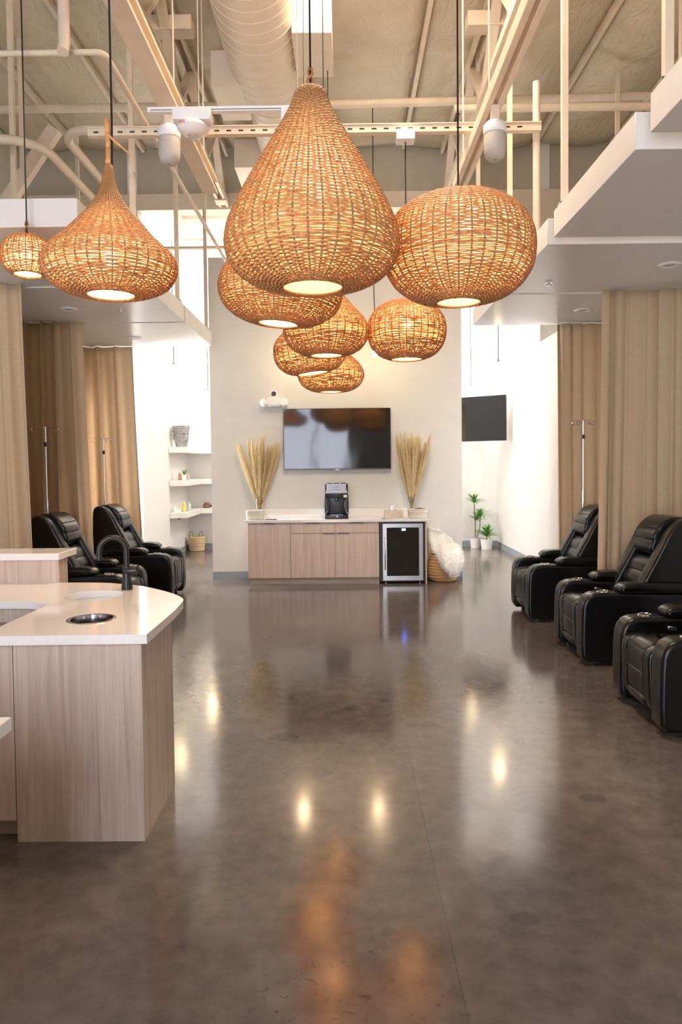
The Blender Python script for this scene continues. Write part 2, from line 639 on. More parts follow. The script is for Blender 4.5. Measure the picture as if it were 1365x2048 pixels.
struct(box('trim_2', 1.75, XOR, 11.10, 11.35, 4.72, 5.97, 'paint_warm_lit'))
# shop front behind the camera: wall with three tall glazed bays
for nm, a, b_, c_, d_ in (('wall_front', XOL, -3.35, 0, ZC), ('wall_front_right', 0.15, XOR, 0, ZC),
                          ('wall_front_head', -3.35, 0.15, 4.2, ZC), ('wall_front_sill', -3.35, 0.15, 0, 0.12)):
    struct(box(nm, a, b_, YF - .15, YF, c_, d_, 'wall_white'))
for i in range(4):
    x = -3.35 + i * 3.5 / 3
    struct(box('trim_%d' % (3 + i), x - .03, x + .03, YF - .1, YF - .03, .12, 4.2, 'steel_dark'))
# side windows (frames) behind the last curtains
def window(name, x, y0, y1, z0, z1):
    bm = bmesh.new()
    for q in ((y0 - .05, y0, z0 - .05, z1 + .05), (y1, y1 + .05, z0 - .05, z1 + .05), (y0, y1, z0 - .05, z0), (y0, y1, z1, z1 + .05)):
        bm_box(bm, x - .02, x + .02, q[0], q[1], q[2], q[3])
    struct(link(name, bm_mesh(bm, name), 'plastic_white'))


window('window_1', XL + .02, 10.07, 11.03, .75, 2.75)
window('window_2', XR - .02, 8.87, 9.97, .75, 2.75)
# ceiling with openings for the rear roof lights and the added hall fill
bm = bmesh.new()
xs = [XOL - .15, -3.15, -1.95, -0.35, 0.95, 1.75, 2.95, XOR + .15]
ys = [YF - .15, 4.0, 6.4, 11.45, 12.42, YB + .15]
for i in range(len(xs) - 1):
    for j in range(len(ys) - 1):
        cx, cy = (xs[i] + xs[i + 1]) / 2, (ys[j] + ys[j + 1]) / 2
        if j == 3 and (-3.15 < cx < -1.95 or 1.75 < cx < 2.95):
            continue
        if j == 1 and -0.35 < cx < 0.95:  # gap cut for the added hall fill lamp
            continue
        bm_box(bm, xs[i], xs[i + 1], ys[j], ys[j + 1], ZC, ZC + .12)
bmesh.ops.remove_doubles(bm, verts=bm.verts, dist=1e-4)
ceil = struct(link('ceiling', bm_mesh(bm, 'ceiling'), 'insulation', rec if False else None, None, False))
# sagging insulation sheets between the purlins (parts of the ceiling)
def sheet(x0, x1, y0, y1, sag, seed):
    nx, ny = 14, 48
    V, Fc = [], []
    r2 = np.random.default_rng(seed)
    ph = r2.uniform(0, 6.28, 8)
    for i in range(nx + 1):
        for j in range(ny + 1):
            u, w = i / nx, j / ny
            x = x0 + (x1 - x0) * u
            y = y0 + (y1 - y0) * w
            e = math.sin(math.pi * u)
            wr = 0
            for k in range(4):
                wr += math.sin((3 + 2 * k) * x * 1.3 + (2.2 + 1.7 * k) * y + ph[k]) / (k + 1.5)
            z = ZC - .02 - sag * e * (0.75 + 0.45 * math.sin(y * 1.1 + ph[5])) - 0.035 * e * (wr * .6 + .6) * (sag / .12)
            V.append((x, y, min(z, ZC - .012)))
    for i in range(nx):
        for j in range(ny):
            a = i * (ny + 1) + j
            Fc.append((a, a + 1, a + ny + 2, a + ny + 1))
    me = bpy.data.meshes.new('insulation_sheet')
    me.from_pydata(V, [], Fc)
    o = link('insulation_sheet', me, 'insulation', ceil, 180)
    md = o.modifiers.new('thick', 'SOLIDIFY')
    md.thickness = 0.008
    md.offset = 1
    return o


PX = [-5.05, -4.1, -3.1, -2.1, -1.2, 0.97, 1.95, 3.0, 4.2, 5.6]
for i in range(len(PX) - 1):
    a, b_ = PX[i], PX[i + 1]
    sheet(a + .03, b_ - .03, 6.45 if a == -1.2 else -2.9, 11.1, 0.05 if a < 1.9 else 0.13, 20 + i)
for i, x in enumerate(PX[1:-1]):
    o = box('purlin', x - .025, x + .025, 2.1, 11.1, ZC - .11, ZC, 'steel_warm_lit', ceil)

# baseboards
bb = [('baseboard_left', XLB, XLB + .015, 10.15, YB, .115), ('baseboard_right', XRB - .015, XRB, 8.95, YB, .115),
      ('baseboard_back', XLB + .015, XRB - .015, YB - .015, YB, .115),
      ('baseboard_partition_left', -2.0, -1.41, 10.455, 10.47, .115),
      ('baseboard_partition_right', 1.17, 1.75, 10.455, 10.47, .115)]
for nm, a, b_, c_, d_, h in bb:
    struct(box(nm, a, b_, c_, d_, 0, h, 'baseboard'))

# ------------------------------------------------------------------ hanging canopies over the bays
def canopy(x_in, x_out, y0, y1, label, light=None, sprinkler=None, front_post=False):
    e = empty('hanging_canopy', ((x_in + x_out) / 2, (y0 + y1) / 2, 3.4), 0, label, 'canopy', 'white canopies hung over the recliner bays')
    ox, oy = (x_in + x_out) / 2, (y0 + y1) / 2
    s = 1 if x_out > x_in else -1
    box('canopy_slab', x_in - ox, x_out - ox, y0 - oy, y1 - oy, 0, .2, 'canopy_white', e, 0.003, 1)
    posts = [(x_in + s * .06, y1 - .06), (x_out - s * .3, y1 - .06)]
    if front_post:
        posts.append((x_out - s * .75, y0 + .35))
    for px, py in posts:
        p = box('hanger_post', px - ox - .022, px - ox + .022, py - oy - .022, py - oy + .022, .2, ZC - 3.4 - .02, 'steel_warm_lit', e)
        box('hanger_bracket', px - ox - .04, px - ox + .04, py - oy - .03, py - oy + .03, .2, .24, 'steel_brushed', p)
    if light:
        lx, ly = light[0] - ox, light[1] - oy
        t = lathe('downlight_trim', [(0.052, -.002), (.06, -.012), (.088, -.012), (.095, -.004), (.095, .0)], 'plastic_white', e, 32, (lx, ly, 0))
        lathe('downlight_lens', [(0, .0), (.056, -.003)], 'downlight_lens', t, 24, (lx, ly, -.003))
    if sprinkler:
        lx, ly = sprinkler[0] - ox, sprinkler[1] - oy
        lathe('sprinkler_head', [(0, -.03), (.03, -.03), (.03, -.022), (.012, -.02), (.012, 0), (.04, -.001), (.04, .001)], 'steel_brushed', e, 16, (lx, ly, 0))
    return e


XI_R, XI_L = 1.60, -1.87
canopy(XI_R, XR, 2.15, 3.69, 'white hanging canopy without lights, mostly cut off above the recliner row')
canopy(XI_R, XR, 3.88, 5.36, 'white hanging canopy over the recliner whose back is out of view', None, None)
canopy(XI_R, XR, 5.53, 7.08, 'white hanging canopy with a round downlight and a sprinkler head over the middle recliner', (2.83, 6.13), (1.95, 6.7))
canopy(XI_R, XR, 7.15, 8.71, 'white hanging canopy brightly lit from the rear room with a round downlight', (2.68, 7.9), None)
canopy(XI_L, XL, 4.99, 6.58, 'white hanging canopy over the raised reception ledge, catching orange lamp light', None, None, True)
canopy(XI_L, XL, 6.66, 8.27, 'white hanging canopy with a downlight behind the long-necked wicker lamp', (-2.95, 7.55), (-2.4, 7.6), True)
canopy(XI_L, XL, 8.33, 9.97, 'white hanging canopy next to the shelved niche and the partition wall', (-2.75, 9.25), None)

# ------------------------------------------------------------------ roof steel, pipes, duct
def truss(x, label):
    e = empty('roof_truss', (x, 6.2, 5.75), 0, label, 'truss', 'roof trusses under the insulated ceiling')
    for dx in (-.055, .055):
        box('bottom_chord', dx - .02, dx + .02, -4.2, 4.9, 0, .09, 'steel_warm_lit', e)
        box('top_chord', dx - .02, dx + .02, -4.2, 4.9, .78, .87, 'steel_warm_lit', e)
    n = 6
    L = 9.0 / n
    for i in range(n):
        y = -4.15 + i * L
        for a, b_ in (((y, .05), (y + L / 2, .82)), ((y + L / 2, .82), (y + L, .05))):
            d = Vector((0, b_[0] - a[0], b_[1] - a[1]))
            bm = bmesh.new()
            bm_box(bm, -.05, .05, 0, d.length, -.03, .03)
            bm.transform(Matrix.Translation((0, a[0], a[1])) @ Matrix.Rotation(math.atan2(d.z, d.y), 4, 'X'))
            link('web', bm_mesh(bm, 'web'), 'steel_warm_lit', e)
    for y in (-1.5, 1.4):
        box('cross_plate', -.28, .28, y - .09, y + .09, .55, .70, 'steel_warm_lit', e)
    # post under the end bearing
    box('end_post', -.09, .09, 4.55, 4.75, -.02, .0, 'steel_warm_lit', e)
    return e


truss(-1.85, 'off-white open-web roof truss near the round spiral duct')
truss(1.62, 'off-white open-web roof truss on the side away from the duct')

# suspended rails
def rail(x0, x1, y0, y1, z, label, double):
    e = empty('suspended_rail', ((x0 + x1) / 2, (y0 + y1) / 2, z), 0, label, 'beam', 'long rails hung lengthwise below the trusses')
    w = abs(x1 - x0)
    h = (y1 - y0) / 2
    if double:
        box('rail_channel', -w / 2, -w / 2 + w * .36, -h, h, 0, .10, 'steel_warm_lit', e, .004, 1)
        box('rail_channel', w / 2 - w * .36, w / 2, -h, h, 0, .10, 'steel_warm_lit', e, .004, 1)
        box('rail_web', -w * .16, w * .16, -h, h, .03, .08, 'steel_warm_lit', e)
    else:
        box('rail_flange', -w / 2, w / 2, -h, h, 0, .025, 'steel_warm_lit', e)
        box('rail_flange', -w / 2, w / 2, -h, h, .11, .135, 'steel_warm_lit', e)
        box('rail_web', -.02, .02, -h, h, .025, .11, 'steel_warm_lit', e)
    for y in (-h + .3, 0, h - .3):
        tube('hanger_rod', [(0, y, .1), (0, y, ZC - z - .01)], .007, 'steel_warm_lit', e, 6)
    return e


rail(-1.314, -1.18, 3.9, 6.72, 4.28, 'flat off-white rail hung from the roof beside the duct, carrying a speaker', False)
rail(1.05, 1.17, 3.9, 6.78, 4.28, 'twin off-white rail hung from the roof away from the duct, carrying a speaker', True)

# slotted cross strut with the pendant canopies
e = empty('slotted_strut', (.1, 5.9, 4.44), 0, 'off-white slotted strut channel hung crosswise under the duct', 'strut')
box('strut_channel', -2.2, 1.55, -.03, .03, 0, .06, 'steel_warm_lit', e)
box('strut_flange', -2.2, 1.55, -.04, .04, .06, .068, 'steel_warm_lit', e)
for i in range(36):
    x = -2.15 + i * .1
    box('slot', x, x + .04, -.0315, -.0295, .022, .034, 'hole_dark', e)
# white raceway with fire strobe
e = empty('white_raceway', (-.73, 4.6, 3.985), 0, 'slim white surface raceway holding the fire strobe', 'raceway')
box('raceway_channel', -.52, .55, -.02, .02, 0, .03, 'plastic_white', e)
box('raceway_cover', -.5, .55, -.024, -.02, .008, .012, 'steel_dark', e)
for x, zt in ((-.19, 1.672), (.45, ZC - 3.985 - .08)):
    tube('suspension_wire', [(x, 0, .03), (x, 0, zt)], .003, 'steel_warm_lit', e, 5)
# fire strobe
e = empty('fire_strobe', (-.955, 4.575, 3.825), 0, 'round white fire alarm strobe with red FIRE lettering', 'fire alarm')
box('mounting_box', -.12, .12, -.06, .06, .08, .16, 'plastic_white', e, .008)
lathe('dome', [(0, .0), (.045, .004), (.085, .022), (.102, .045), (.10, .06), (.085, .075), (0, .08)], 'plastic_white', e, 36)
lathe('lens', [(0, -.03), (.022, -.026), (.032, -.014), (.034, .006)], 'clear_glass', e, 20)
cu = bpy.data.curves.new('fire_text', 'FONT')
cu.body = 'FIRE'
cu.size = .028
cu.align_x = 'CENTER'
cu.extrude = .001
t = bpy.data.objects.new('lettering', cu)
COL.objects.link(t)
dg = bpy.context.evaluated_depsgraph_get()
me = bpy.data.meshes.new_from_object(t.evaluated_get(dg))
bpy.data.objects.remove(t, do_unlink=True)
for v in me.vertices:
    a = v.co.x / .1 - .55
    v.co = Vector((.1035 * math.sin(a), -.1035 * math.cos(a) - v.co.z, v.co.y + .042))
me.materials.clear()
o = link('lettering', me, 'red_print', e)

# duct
e = empty('spiral_duct', (-.80, 6.6, 5.68), 0, 'large round white spiral duct with side diffusers under the ceiling', 'duct')
def ring_cyl(r, y0, y1, name, mat, zc, pitch=.13, parent=None):
    prof = []
    y = y0
    while y < y1:
        prof += [(r, y), (r, y + pitch - .012), (r + .006, y + pitch - .006)]
        y += pitch
    prof = [(0.0, y0)] + prof + [(r, y1), (0.0, y1)]
    me = lathe_mesh(name, prof, 40)
    me.transform(Matrix.Translation((0, 0, zc)) @ Matrix.Rotation(R(-90), 4, 'X'))
    return link(name, me, mat, parent, 40)


ring_cyl(.40, -5.0, 1.4, 'duct_section', 'duct_warm_lit', .37, .16, e)
ring_cyl(.32, 1.4, 4.5, 'duct_section', 'duct_warm_lit', .40, .16, e)
for (x0, x1, y0, y1, z0, z1) in ((.34, .72, .1, .86, .07, .44), (-.59, -.25, 1.0, 1.75, .07, .45), (-.66, -.28, 3.04, 3.9, .07, .45)):
    d = box('diffuser_box', x0, x1, y0, y1, z0, z1, 'duct_warm_lit', e, .006, 1)
# pipes
def pipe(pts, r, label, name='ceiling_pipe', mat='steel_warm_lit', n=10):
    return setup(tube(name, pts, r, mat, None, n), label, 'pipe')


pipe([(XOL + .005, 8.75, 6.12), (-1.14, 8.75, 6.12)], .05, 'off-white pipe running from the left wall to the duct')
pipe([(-.46, 8.75, 6.12), (XOR - .005, 8.75, 6.2)], .05, 'off-white pipe running from the duct to the right wall, higher of two')
pipe([(1.3, 8.2, 5.78), (XOR - .005, 8.2, 5.78)], .045, 'off-white pipe running from the right wall to the truss, lower of two')
arc = lambda cx, cy, r, a0, a1, n=8: [(cx + r * math.cos(R(a0 + (a1 - a0) * k / n)), cy + r * math.sin(R(a0 + (a1 - a0) * k / n))) for k in range(n + 1)]
pipe([(XOL + .005, 6.62, 4.77)] + [(x, y, 4.77) for x, y in arc(-3.2, 6.97, .35, -90, 0)] + [(-2.85, 10.0, 4.77)], .045,
     'grey conduit that comes from the left wall and bends lengthwise', 'conduit')
pipe([(-1.5, 6.9, 4.98), (-2.4, 6.9, 4.98)] + [(x, y, 4.98) for x, y in arc(-2.45, 7.2, .3, 270, 180)] + [(-2.75, 10.0, 4.98)], .045,
     'grey conduit that starts under the flat rail and bends lengthwise', 'conduit')
pipe([(XOL + .005, 5.0, 4.61), (-1.75, 5.0, 4.61)] + [(x, y, 4.61) for x, y in arc(-1.72, 5.06, .06, -90, 0, 5)] + [(-1.66, 10.46, 4.61)], .021,
     'thin white sprinkler pipe with a square turn beside the long-necked lamp', 'sprinkler_pipe')
pipe([(-1.9, 4.9, ZC - .02), (-1.9, 4.9, 4.62), (-1.9, 4.87, 4.54)], .04, 'white drop pipe with a rounded elbow end above the sprinkler pipe', 'drop_pipe')
pipe([(1.63, 5.95, 3.601), (1.63, 5.95, 4.87)], .03, 'slim white stub pipe with an open threaded top above the globe lamp', 'stub_pipe')
pipe([(-3.2, 10.7, 5.0), (XRB - .005, 10.7, 5.0)], .03, 'white pipe crossing above the partition wall')
pipe([(-3.2, 12.1, 5.6), (3.05, 12.1, 5.6)], .04, 'white pipe crossing the rear room just past the header')
pipe([(-3.2, 13.0, 5.6), (3.05, 13.0, 5.6)], .03, 'thin white pipe crossing the middle of the rear room')
setup(box('brace_beam', -.07, .07, -.05, .05, 0, 1.3, 'steel_warm_lit'), 'off-white diagonal brace beam near the left wall', 'brace')
bpy.data.objects['brace_beam'].location = (-4.02, 7.9, 4.4)
bpy.data.objects['brace_beam'].rotation_euler = (0, R(35), 0)
bpy.data.objects['brace_beam'].location.x = -3.93

# cylinder speakers hung under the rails
def speaker(x, y, z, label, tilt):
    e = empty('pendant_speaker', (x, y, z), 0, label, 'speaker', 'capsule speakers under the rails')
    o = lathe('speaker_body', [(0, .0), (.045, .006), (.07, .03), (.078, .07), (.078, .24), (.06, .265), (0, .27)], 'grille_grey', e, 28)
    lathe('speaker_cap', [(.08, .19), (.083, .20), (.083, .25), (.062, .275), (0, .28)], 'plastic_white', e, 28)
    lathe('badge', [(0, -.003), (.01, -.003), (.012, .002)], 'steel_dark', e, 10, (0, -.02, .004))
    box('bracket', -.03, .03, -.02, .02, .275, .393, 'steel_warm_lit', e)
    e.rotation_euler = (0, 0, R(tilt))


speaker(-1.25, 5.15, 3.885, 'capsule speaker under the flat rail, beside the thin sprinkler pipe', 3)
speaker(1.11, 5.15, 3.885, 'capsule speaker under the twin rail, above the big globe lamp', -3)

# ------------------------------------------------------------------ wicker pendants
def resample(prof, step):
    """prof list of (r,z) -> dense list by arc length, with spline smoothing"""
    p = np.array(spline(prof, 10))
    d = np.r_[0, np.cumsum(np.hypot(*np.diff(p, axis=0).T))]
    n = max(4, int(d[-1] / step))
    t = np.linspace(0, d[-1], n)
    return np.c_[np.interp(t, d, p[:, 0]), np.interp(t, d, p[:, 1])]


def wicker_lamp(loc, prof, label, nribs=36, step=.0088, ztop_cord=6.7, tilt=(0, 0), loop=True, neck=None, bulb=(0, 0, .26), canopyz=None, seed=1, thick=.592):
    """prof from the bottom opening upwards: (r,z)"""
    e = empty('wicker_pendant', loc, 0, label, 'pendant lamp', 'wicker pendant lamps hung over the aisle')
    e.rotation_euler = (R(tilt[0]), R(tilt[1]), 0)
    r2 = np.random.default_rng(seed)
    P = resample(prof, step)
    # ribs
    V, Fc = tube_data([(r + .0025, 0, z) for r, z in resample(prof, .022)], .0052, 5)
    me = bpy.data.meshes.new('rib')
    me.from_pydata(V, [], Fc)
    me.materials.append(MATS['wicker_rib'])
    for p in me.polygons:
        p.use_smooth = True
    for k in range(nribs):
        shared('rib', me, e, (0, 0, 0), (0, 0, 2 * math.pi * k / nribs))
    # woven strands: each ring weaves in front of and behind the ribs
    seg = nribs * 3
    th = np.arange(seg) * 2 * math.pi / seg
    tang = np.gradient(P, axis=0)
    tang /= np.linalg.norm(tang, axis=1)[:, None]
    nor = np.c_[tang[:, 1], -tang[:, 0]]
    nor[nor[:, 0] < 0] *= 1
    allV, allF = [], []
    base = 0
    nside = 4
    jit_t = r2.normal(0, 1, (len(P), nribs))
    for i, ((r, z), nn, tt) in enumerate(zip(P, nor, tang)):
        if r < .012:
            continue
        amp = .0045 * (1 if r > .05 else .4)
        off = amp * np.cos(th * nribs / 2 + (i % 2) * math.pi) + r2.normal(0, .0007, seg)
        jt = np.interp(np.arange(seg) / 3, np.arange(nribs + 1), np.r_[jit_t[i], jit_t[i, :1]]) * .0013
        rr = r + off * nn[0] + jt * tt[0]
        zz = z + off * nn[1] + jt * tt[1]
        rad_a = step * thick * r2.uniform(.86, 1.14)
        rad_b = .0032
        ring = np.empty((seg, nside, 3))
        for k in range(nside):
            a = 2 * math.pi * (k + .5) / nside
            dr = math.cos(a) * nn[0] * rad_b + math.sin(a) * tt[0] * rad_a
            dz = math.cos(a) * nn[1] * rad_b + math.sin(a) * tt[1] * rad_a
            ring[:, k, 0] = (rr + dr) * np.cos(th)
            ring[:, k, 1] = (rr + dr) * np.sin(th)
            ring[:, k, 2] = zz + dz
        allV.append(ring.reshape(-1, 3))
        s = np.arange(seg)
        s2 = (s + 1) % seg
        for k in range(nside):
            k2 = (k + 1) % nside
            allF.append(np.c_[base + s * nside + k, base + s * nside + k2, base + s2 * nside + k2, base + s2 * nside + k])
        base += seg * nside
    Vv = np.concatenate(allV).astype('f')
    Ff = np.concatenate(allF).astype('i')
    me = bpy.data.meshes.new('woven_strands')
    me.vertices.add(len(Vv))
    me.vertices.foreach_set('co', Vv.ravel())
    me.loops.add(Ff.size)
    me.loops.foreach_set('vertex_index', Ff.ravel())
    me.polygons.add(len(Ff))
    me.polygons.foreach_set('loop_start', np.arange(0, Ff.size, 4, dtype='i'))
    me.polygons.foreach_set('use_smooth', np.ones(len(Ff), bool))
    me.update()
    me.validate()
    o = link('woven_strands', me, 'wicker', e)
    o['kind'] = 'stuff'
    # rim of the opening
    r0, z0 = prof[0]
    tube('rim', [(r0 * math.cos(a), r0 * math.sin(a), z0) for a in np.linspace(0, 2 * math.pi, 48, endpoint=False)], .006, 'wicker_rib', e, 6, True)
    # cloth liner
    L = [(max(r - .016, .004), z + (.004 if i == 0 else 0)) for i, (r, z) in enumerate(resample(prof, .03))]
    L = [(0, L[0][1])] + [(L[0][0] * .5, L[0][1] - .002)] + L + [(0, L[-1][1])]
    lathe('liner', L, 'liner_cloth', e, 48, (0, 0, 0), 60)
    # bulb and socket
    bx, by, bz = bulb
    bme = lathe_mesh('bulb', [(0, -.045), (.022, -.038), (.033, -.015), (.030, .01), (.016, .035), (.013, .045), (0, .046)], 16, (bx, by, bz))
    bo = link('bulb', bme, 'bulb_warm', e, 180)
    lathe('socket', [(0, .046), (.02, .046), (.02, .1), (.006, .12), (0, .12)], 'plastic_black', e, 12, (bx, by, bz))
    zt = prof[-1][1]
    rt = prof[-1][0]
    M = Matrix.Rotation(R(tilt[0]), 4, 'X') @ Matrix.Rotation(R(tilt[1]), 4, 'Y')
    up = e.rotation_euler.to_matrix().inverted() @ Vector((0, 0, 1))
    top = Vector((0, 0, zt + .0))
    end = top + up * (ztop_cord - loc[2] - zt)
    if neck:
        tube('neck', [(0, 0, zt - .02), (0.004, 0, zt + .1), (-.002, 0, neck)], [.017, .014, .015], 'wicker', e, 10)
        tube('tie', [(0, -.015, neck - .08), (.05, -.02, neck - .13), (.12, -.02, neck - .19)], [.006, .008, .003], 'wicker', e, 6)
        tube('cord', [(.02, 0, zt), (.024, 0, neck), end + Vector((.02, 0, 0))], .006, 'cord_black', e, 6)
    else:
        tube('cord', [Vector((bx, by, bz + .12)), top, end], .0055, 'cord_black', e, 6)
    if loop:
        for s in (-1, 1):
            tube('loop_handle', [(s * rt * .6, 0, zt - .01), (s * .012, .004 * s, zt + .045), (-s * .012, .004 * s, zt + .075), (-s * .006, 0, zt + .1), (s * .008, 0, zt + .09)], .006, 'wicker_rib', e, 6)
    if canopyz:
        box('ceiling_box', -.075, .075, -.06, .06, end.z - .04, end.z + .045, 'plastic_white', e, .004, 1)
    return e


def globe(Rm, h, ro, rt=.02, sq=2.3):
    # flattened globe: opening radius ro at z=0, top z=h
    zc = h * .50
    out = []
    a0 = -math.acos(min(1, (ro / Rm))) if ro < Rm else 0
    for k in range(11):
        a = a0 + (math.pi / 2 - .06 - a0) * k / 10
        r = Rm * abs(math.cos(a)) ** (2 / sq)
        zz = math.copysign(abs(math.sin(a)) ** (2 / sq), math.sin(a))
        out.append((r, zz))
    z0 = out[0][1]
    z1 = out[-1][1]
    out = [(r, (z - z0) / (z1 - z0) * h) for r, z in out]
    out[0] = (ro, 0)
    out[-1] = (rt, h)
    return out


teardrop = [(.142, 0), (.25, .018), (.335, .062), (.385, .12), (.402, .185), (.397, .25), (.372, .32), (.337, .392), (.272, .51), (.205, .625), (.136, .742), (.088, .83), (.070, .885), (.05, .905)]
onion = [(.128, 0), (.225, .018), (.305, .058), (.342, .115), (.347, .16), (.325, .215), (.236, .30), (.158, .386), (.088, .471), (.042, .557), (.022, .64), (.015, .69)]
tear_s = [(.13, 0), (.21, .02), (.28, .06), (.325, .12), (.343, .175), (.338, .23), (.30, .30), (.22, .386), (.118, .508), (.075, .57), (.055, .61)]
bell = [(.115, 0), (.21, .02), (.29, .07), (.33, .15), (.325, .21), (.28, .285), (.20, .36), (.12, .43), (.06, .48)]
wide = [(.13, 0), (.22, .015), (.31, .055), (.375, .12), (.40, .20), (.39, .28), (.34, .37), (.26, .44), (.16, .50), (.07, .53)]

wicker_lamp((-.141, 3.3, 2.53), teardrop, 'largest wicker pendant lamp, teardrop shaped with a narrow top', 40, ztop_cord=6.69, bulb=(.03, -.05, .42), seed=1)
wicker_lamp((.614, 3.75, 2.555), globe(.395, .555, .118, .03), 'big round globe wicker pendant lamp under the twin rail', 40, loop=False, ztop_cord=6.69, bulb=(.03, -.08, .38), seed=2)
wicker_lamp((-1.252, 3.8, 2.628), onion, 'onion-shaped wicker pendant lamp with a long thin neck', 36, loop=False, neck=.93, ztop_cord=6.69, bulb=(0, 0, .2), seed=3)
wicker_lamp((-2.19, 4.9, 3.045), globe(.172, .265, .094, .02), 'smallest wicker pendant lamp, a little glowing globe', 26, ztop_cord=6.69, bulb=(0, -.02, .12), seed=4, step=.0085)
wicker_lamp((-.425, 4.6, 2.625), wide, 'wide wicker pendant lamp half hidden behind the largest lamp', 36, loop=False, ztop_cord=3.938, tilt=(0, 5), bulb=(0, 0, .25), canopyz=True, seed=5, step=.0080, thick=.625)
wicker_lamp((-.14, 5.7, 2.585), tear_s, 'middle-sized drop-shaped wicker pendant below the largest lamp', 34, ztop_cord=6.69, bulb=(0, -.06, .33), seed=6, step=.0080, thick=.625)
wicker_lamp((.526, 5.86, 2.572), globe(.322, .485, .13, .03), 'smaller globe wicker pendant lamp beside a bare bulb', 34, loop=False, ztop_cord=4.39, bulb=(0, -.06, .3), canopyz=True, seed=7, step=.0080, thick=.625)
wicker_lamp((-.285, 6.5, 2.547), globe(.335, .43, .14, .04), 'tilted wicker pendant lamp between two drop-shaped ones', 32, loop=False, ztop_cord=6.69, tilt=(0, -7), bulb=(0, -.04, .22), seed=8, step=.0080, thick=.625)
wicker_lamp((-.135, 7.32, 2.46), [(r * 1.03, z * 1.03) for r, z in bell], 'lowest wicker pendant lamp, hanging just above the television', 32, ztop_cord=5.742, bulb=(0, 0, .25), seed=9, step=.0080, thick=.625)

# bare bulbs on cords
def edison(x, y, z, label, ztop):
    e = empty('bare_bulb_pendant', (x, y, z), 0, label, 'pendant bulb', 'bare bulbs on thin cords')
    lathe('bulb', [(0, -.075), (.022, -.07), (.034, -.05), (.036, -.03), (.026, 0), (.014, .025), (.013, .035), (0, .036)], 'bulb_edison', e, 16)
    lathe('socket', [(0, .03), (.02, .03), (.021, .055), (.016, .075), (.005, .09), (0, .09)], 'steel_dark', e, 14)
    tube('cord', [(0, 0, .085), (.006, 0, .4), (-.004, 0, .8), (0, 0, ztop - z)], .007, 'cord_black', e, 5)


edison(.433, 9.8, 3.27, 'bare glowing bulb in front of the partition, next to the smaller globe lamp', 6.69)
edison(-.64, 9.9, 3.30, 'bare glowing bulb in front of the partition, hidden behind the wicker lamps', 5.755)
edison(2.478, 11.3, 3.29, 'bare glowing bulb in the rear passage just under the brightly lit canopy', 6.69)
edison(-2.70, 13.9, 3.18, 'bare glowing bulb over the corner shelves at the partition edge', 6.69)
edison(2.52, 13.95, 3.22, 'bare glowing bulb over the wall television in the rear passage', 6.69)
edison(-2.93, 12.1, 3.42, 'bare glowing bulb beside the white wall above the grey stone head', 5.565)

# ------------------------------------------------------------------ curtains
def curtain(x_in, x_out, y, label, folds, seed, ztop=3.395, zbot=.04, amp=.115, sway=.08, bow=0.0):
    r2 = np.random.default_rng(seed)
    nx, nz = 150, 26
    ph = r2.uniform(0, 6.28, 6)
    V, Fc = [], []
    for j in range(nz + 1):
        w = j / nz                     # 0 top, 1 bottom
        for i in range(nx + 1):
            u = i / nx
            x = x_in + (x_out - x_in) * u
            s = 1 if x_out > x_in else -1
            x += -s * sway * (1 - u) ** 1.5 * (w ** 1.2) + s * bow * math.sin(w * math.pi) * (1 - u)
            uu = u + .018 * math.sin(6 * u + ph[0]) * w + .02 * math.sin(11 * u + ph[4])
            a = amp * (.55 + .45 * math.sin(3.1 * u + ph[1]))
            f = math.sin(uu * folds * 2 * math.pi + ph[2] + .5 * math.sin(2.2 * w + ph[3]))
            f += .45 * math.sin(uu * folds * 4.3 * math.pi + ph[5])
            f2 = math.copysign(abs(f) ** .65, f)
            V.append((x + .018 * math.cos(uu * folds * 2 * math.pi + ph[2]), y + a * f2 * (.55 + .45 * w), ztop + (zbot - ztop) * w))
    for j in range(nz):
        for i in range(nx):
            a = j * (nx + 1) + i
            Fc.append((a, a + 1, a + nx + 2, a + nx + 1))
    me = bpy.data.meshes.new('curtain')
    me.from_pydata(V, [], Fc)
    o = link('linen_curtain', me, 'linen', None, 180, True)
    md = o.modifiers.new('thick', 'SOLIDIFY')
    md.thickness = .005
    return setup(o, label, 'curtain', 'beige linen divider curtains')


curtain(-2.96, -3.98, 6.50, 'beige linen curtain behind the raised reception ledge', 6, 11, sway=.06)
curtain(-3.05, -3.98, 8.20, 'beige linen curtain between the two recliners by the reception counter', 5, 12, sway=.10)
curtain(-2.99, -3.98, 9.90, 'beige linen curtain edging the shelved niche', 4, 13, sway=.13)
curtain(2.57, 3.12, 7.0, 'beige linen curtain between the far and middle recliners, with a pale pleat', 3.2, 14, sway=.06, amp=.085)
curtain(3.10, 3.62, 6.93, 'beige linen curtain panel overlapping behind the middle recliner, dark deep folds', 3, 15, sway=.02, amp=.05)
curtain(2.60, 3.62, 8.63, 'beige linen curtain edging the bright rear passage', 6, 16, sway=.0)

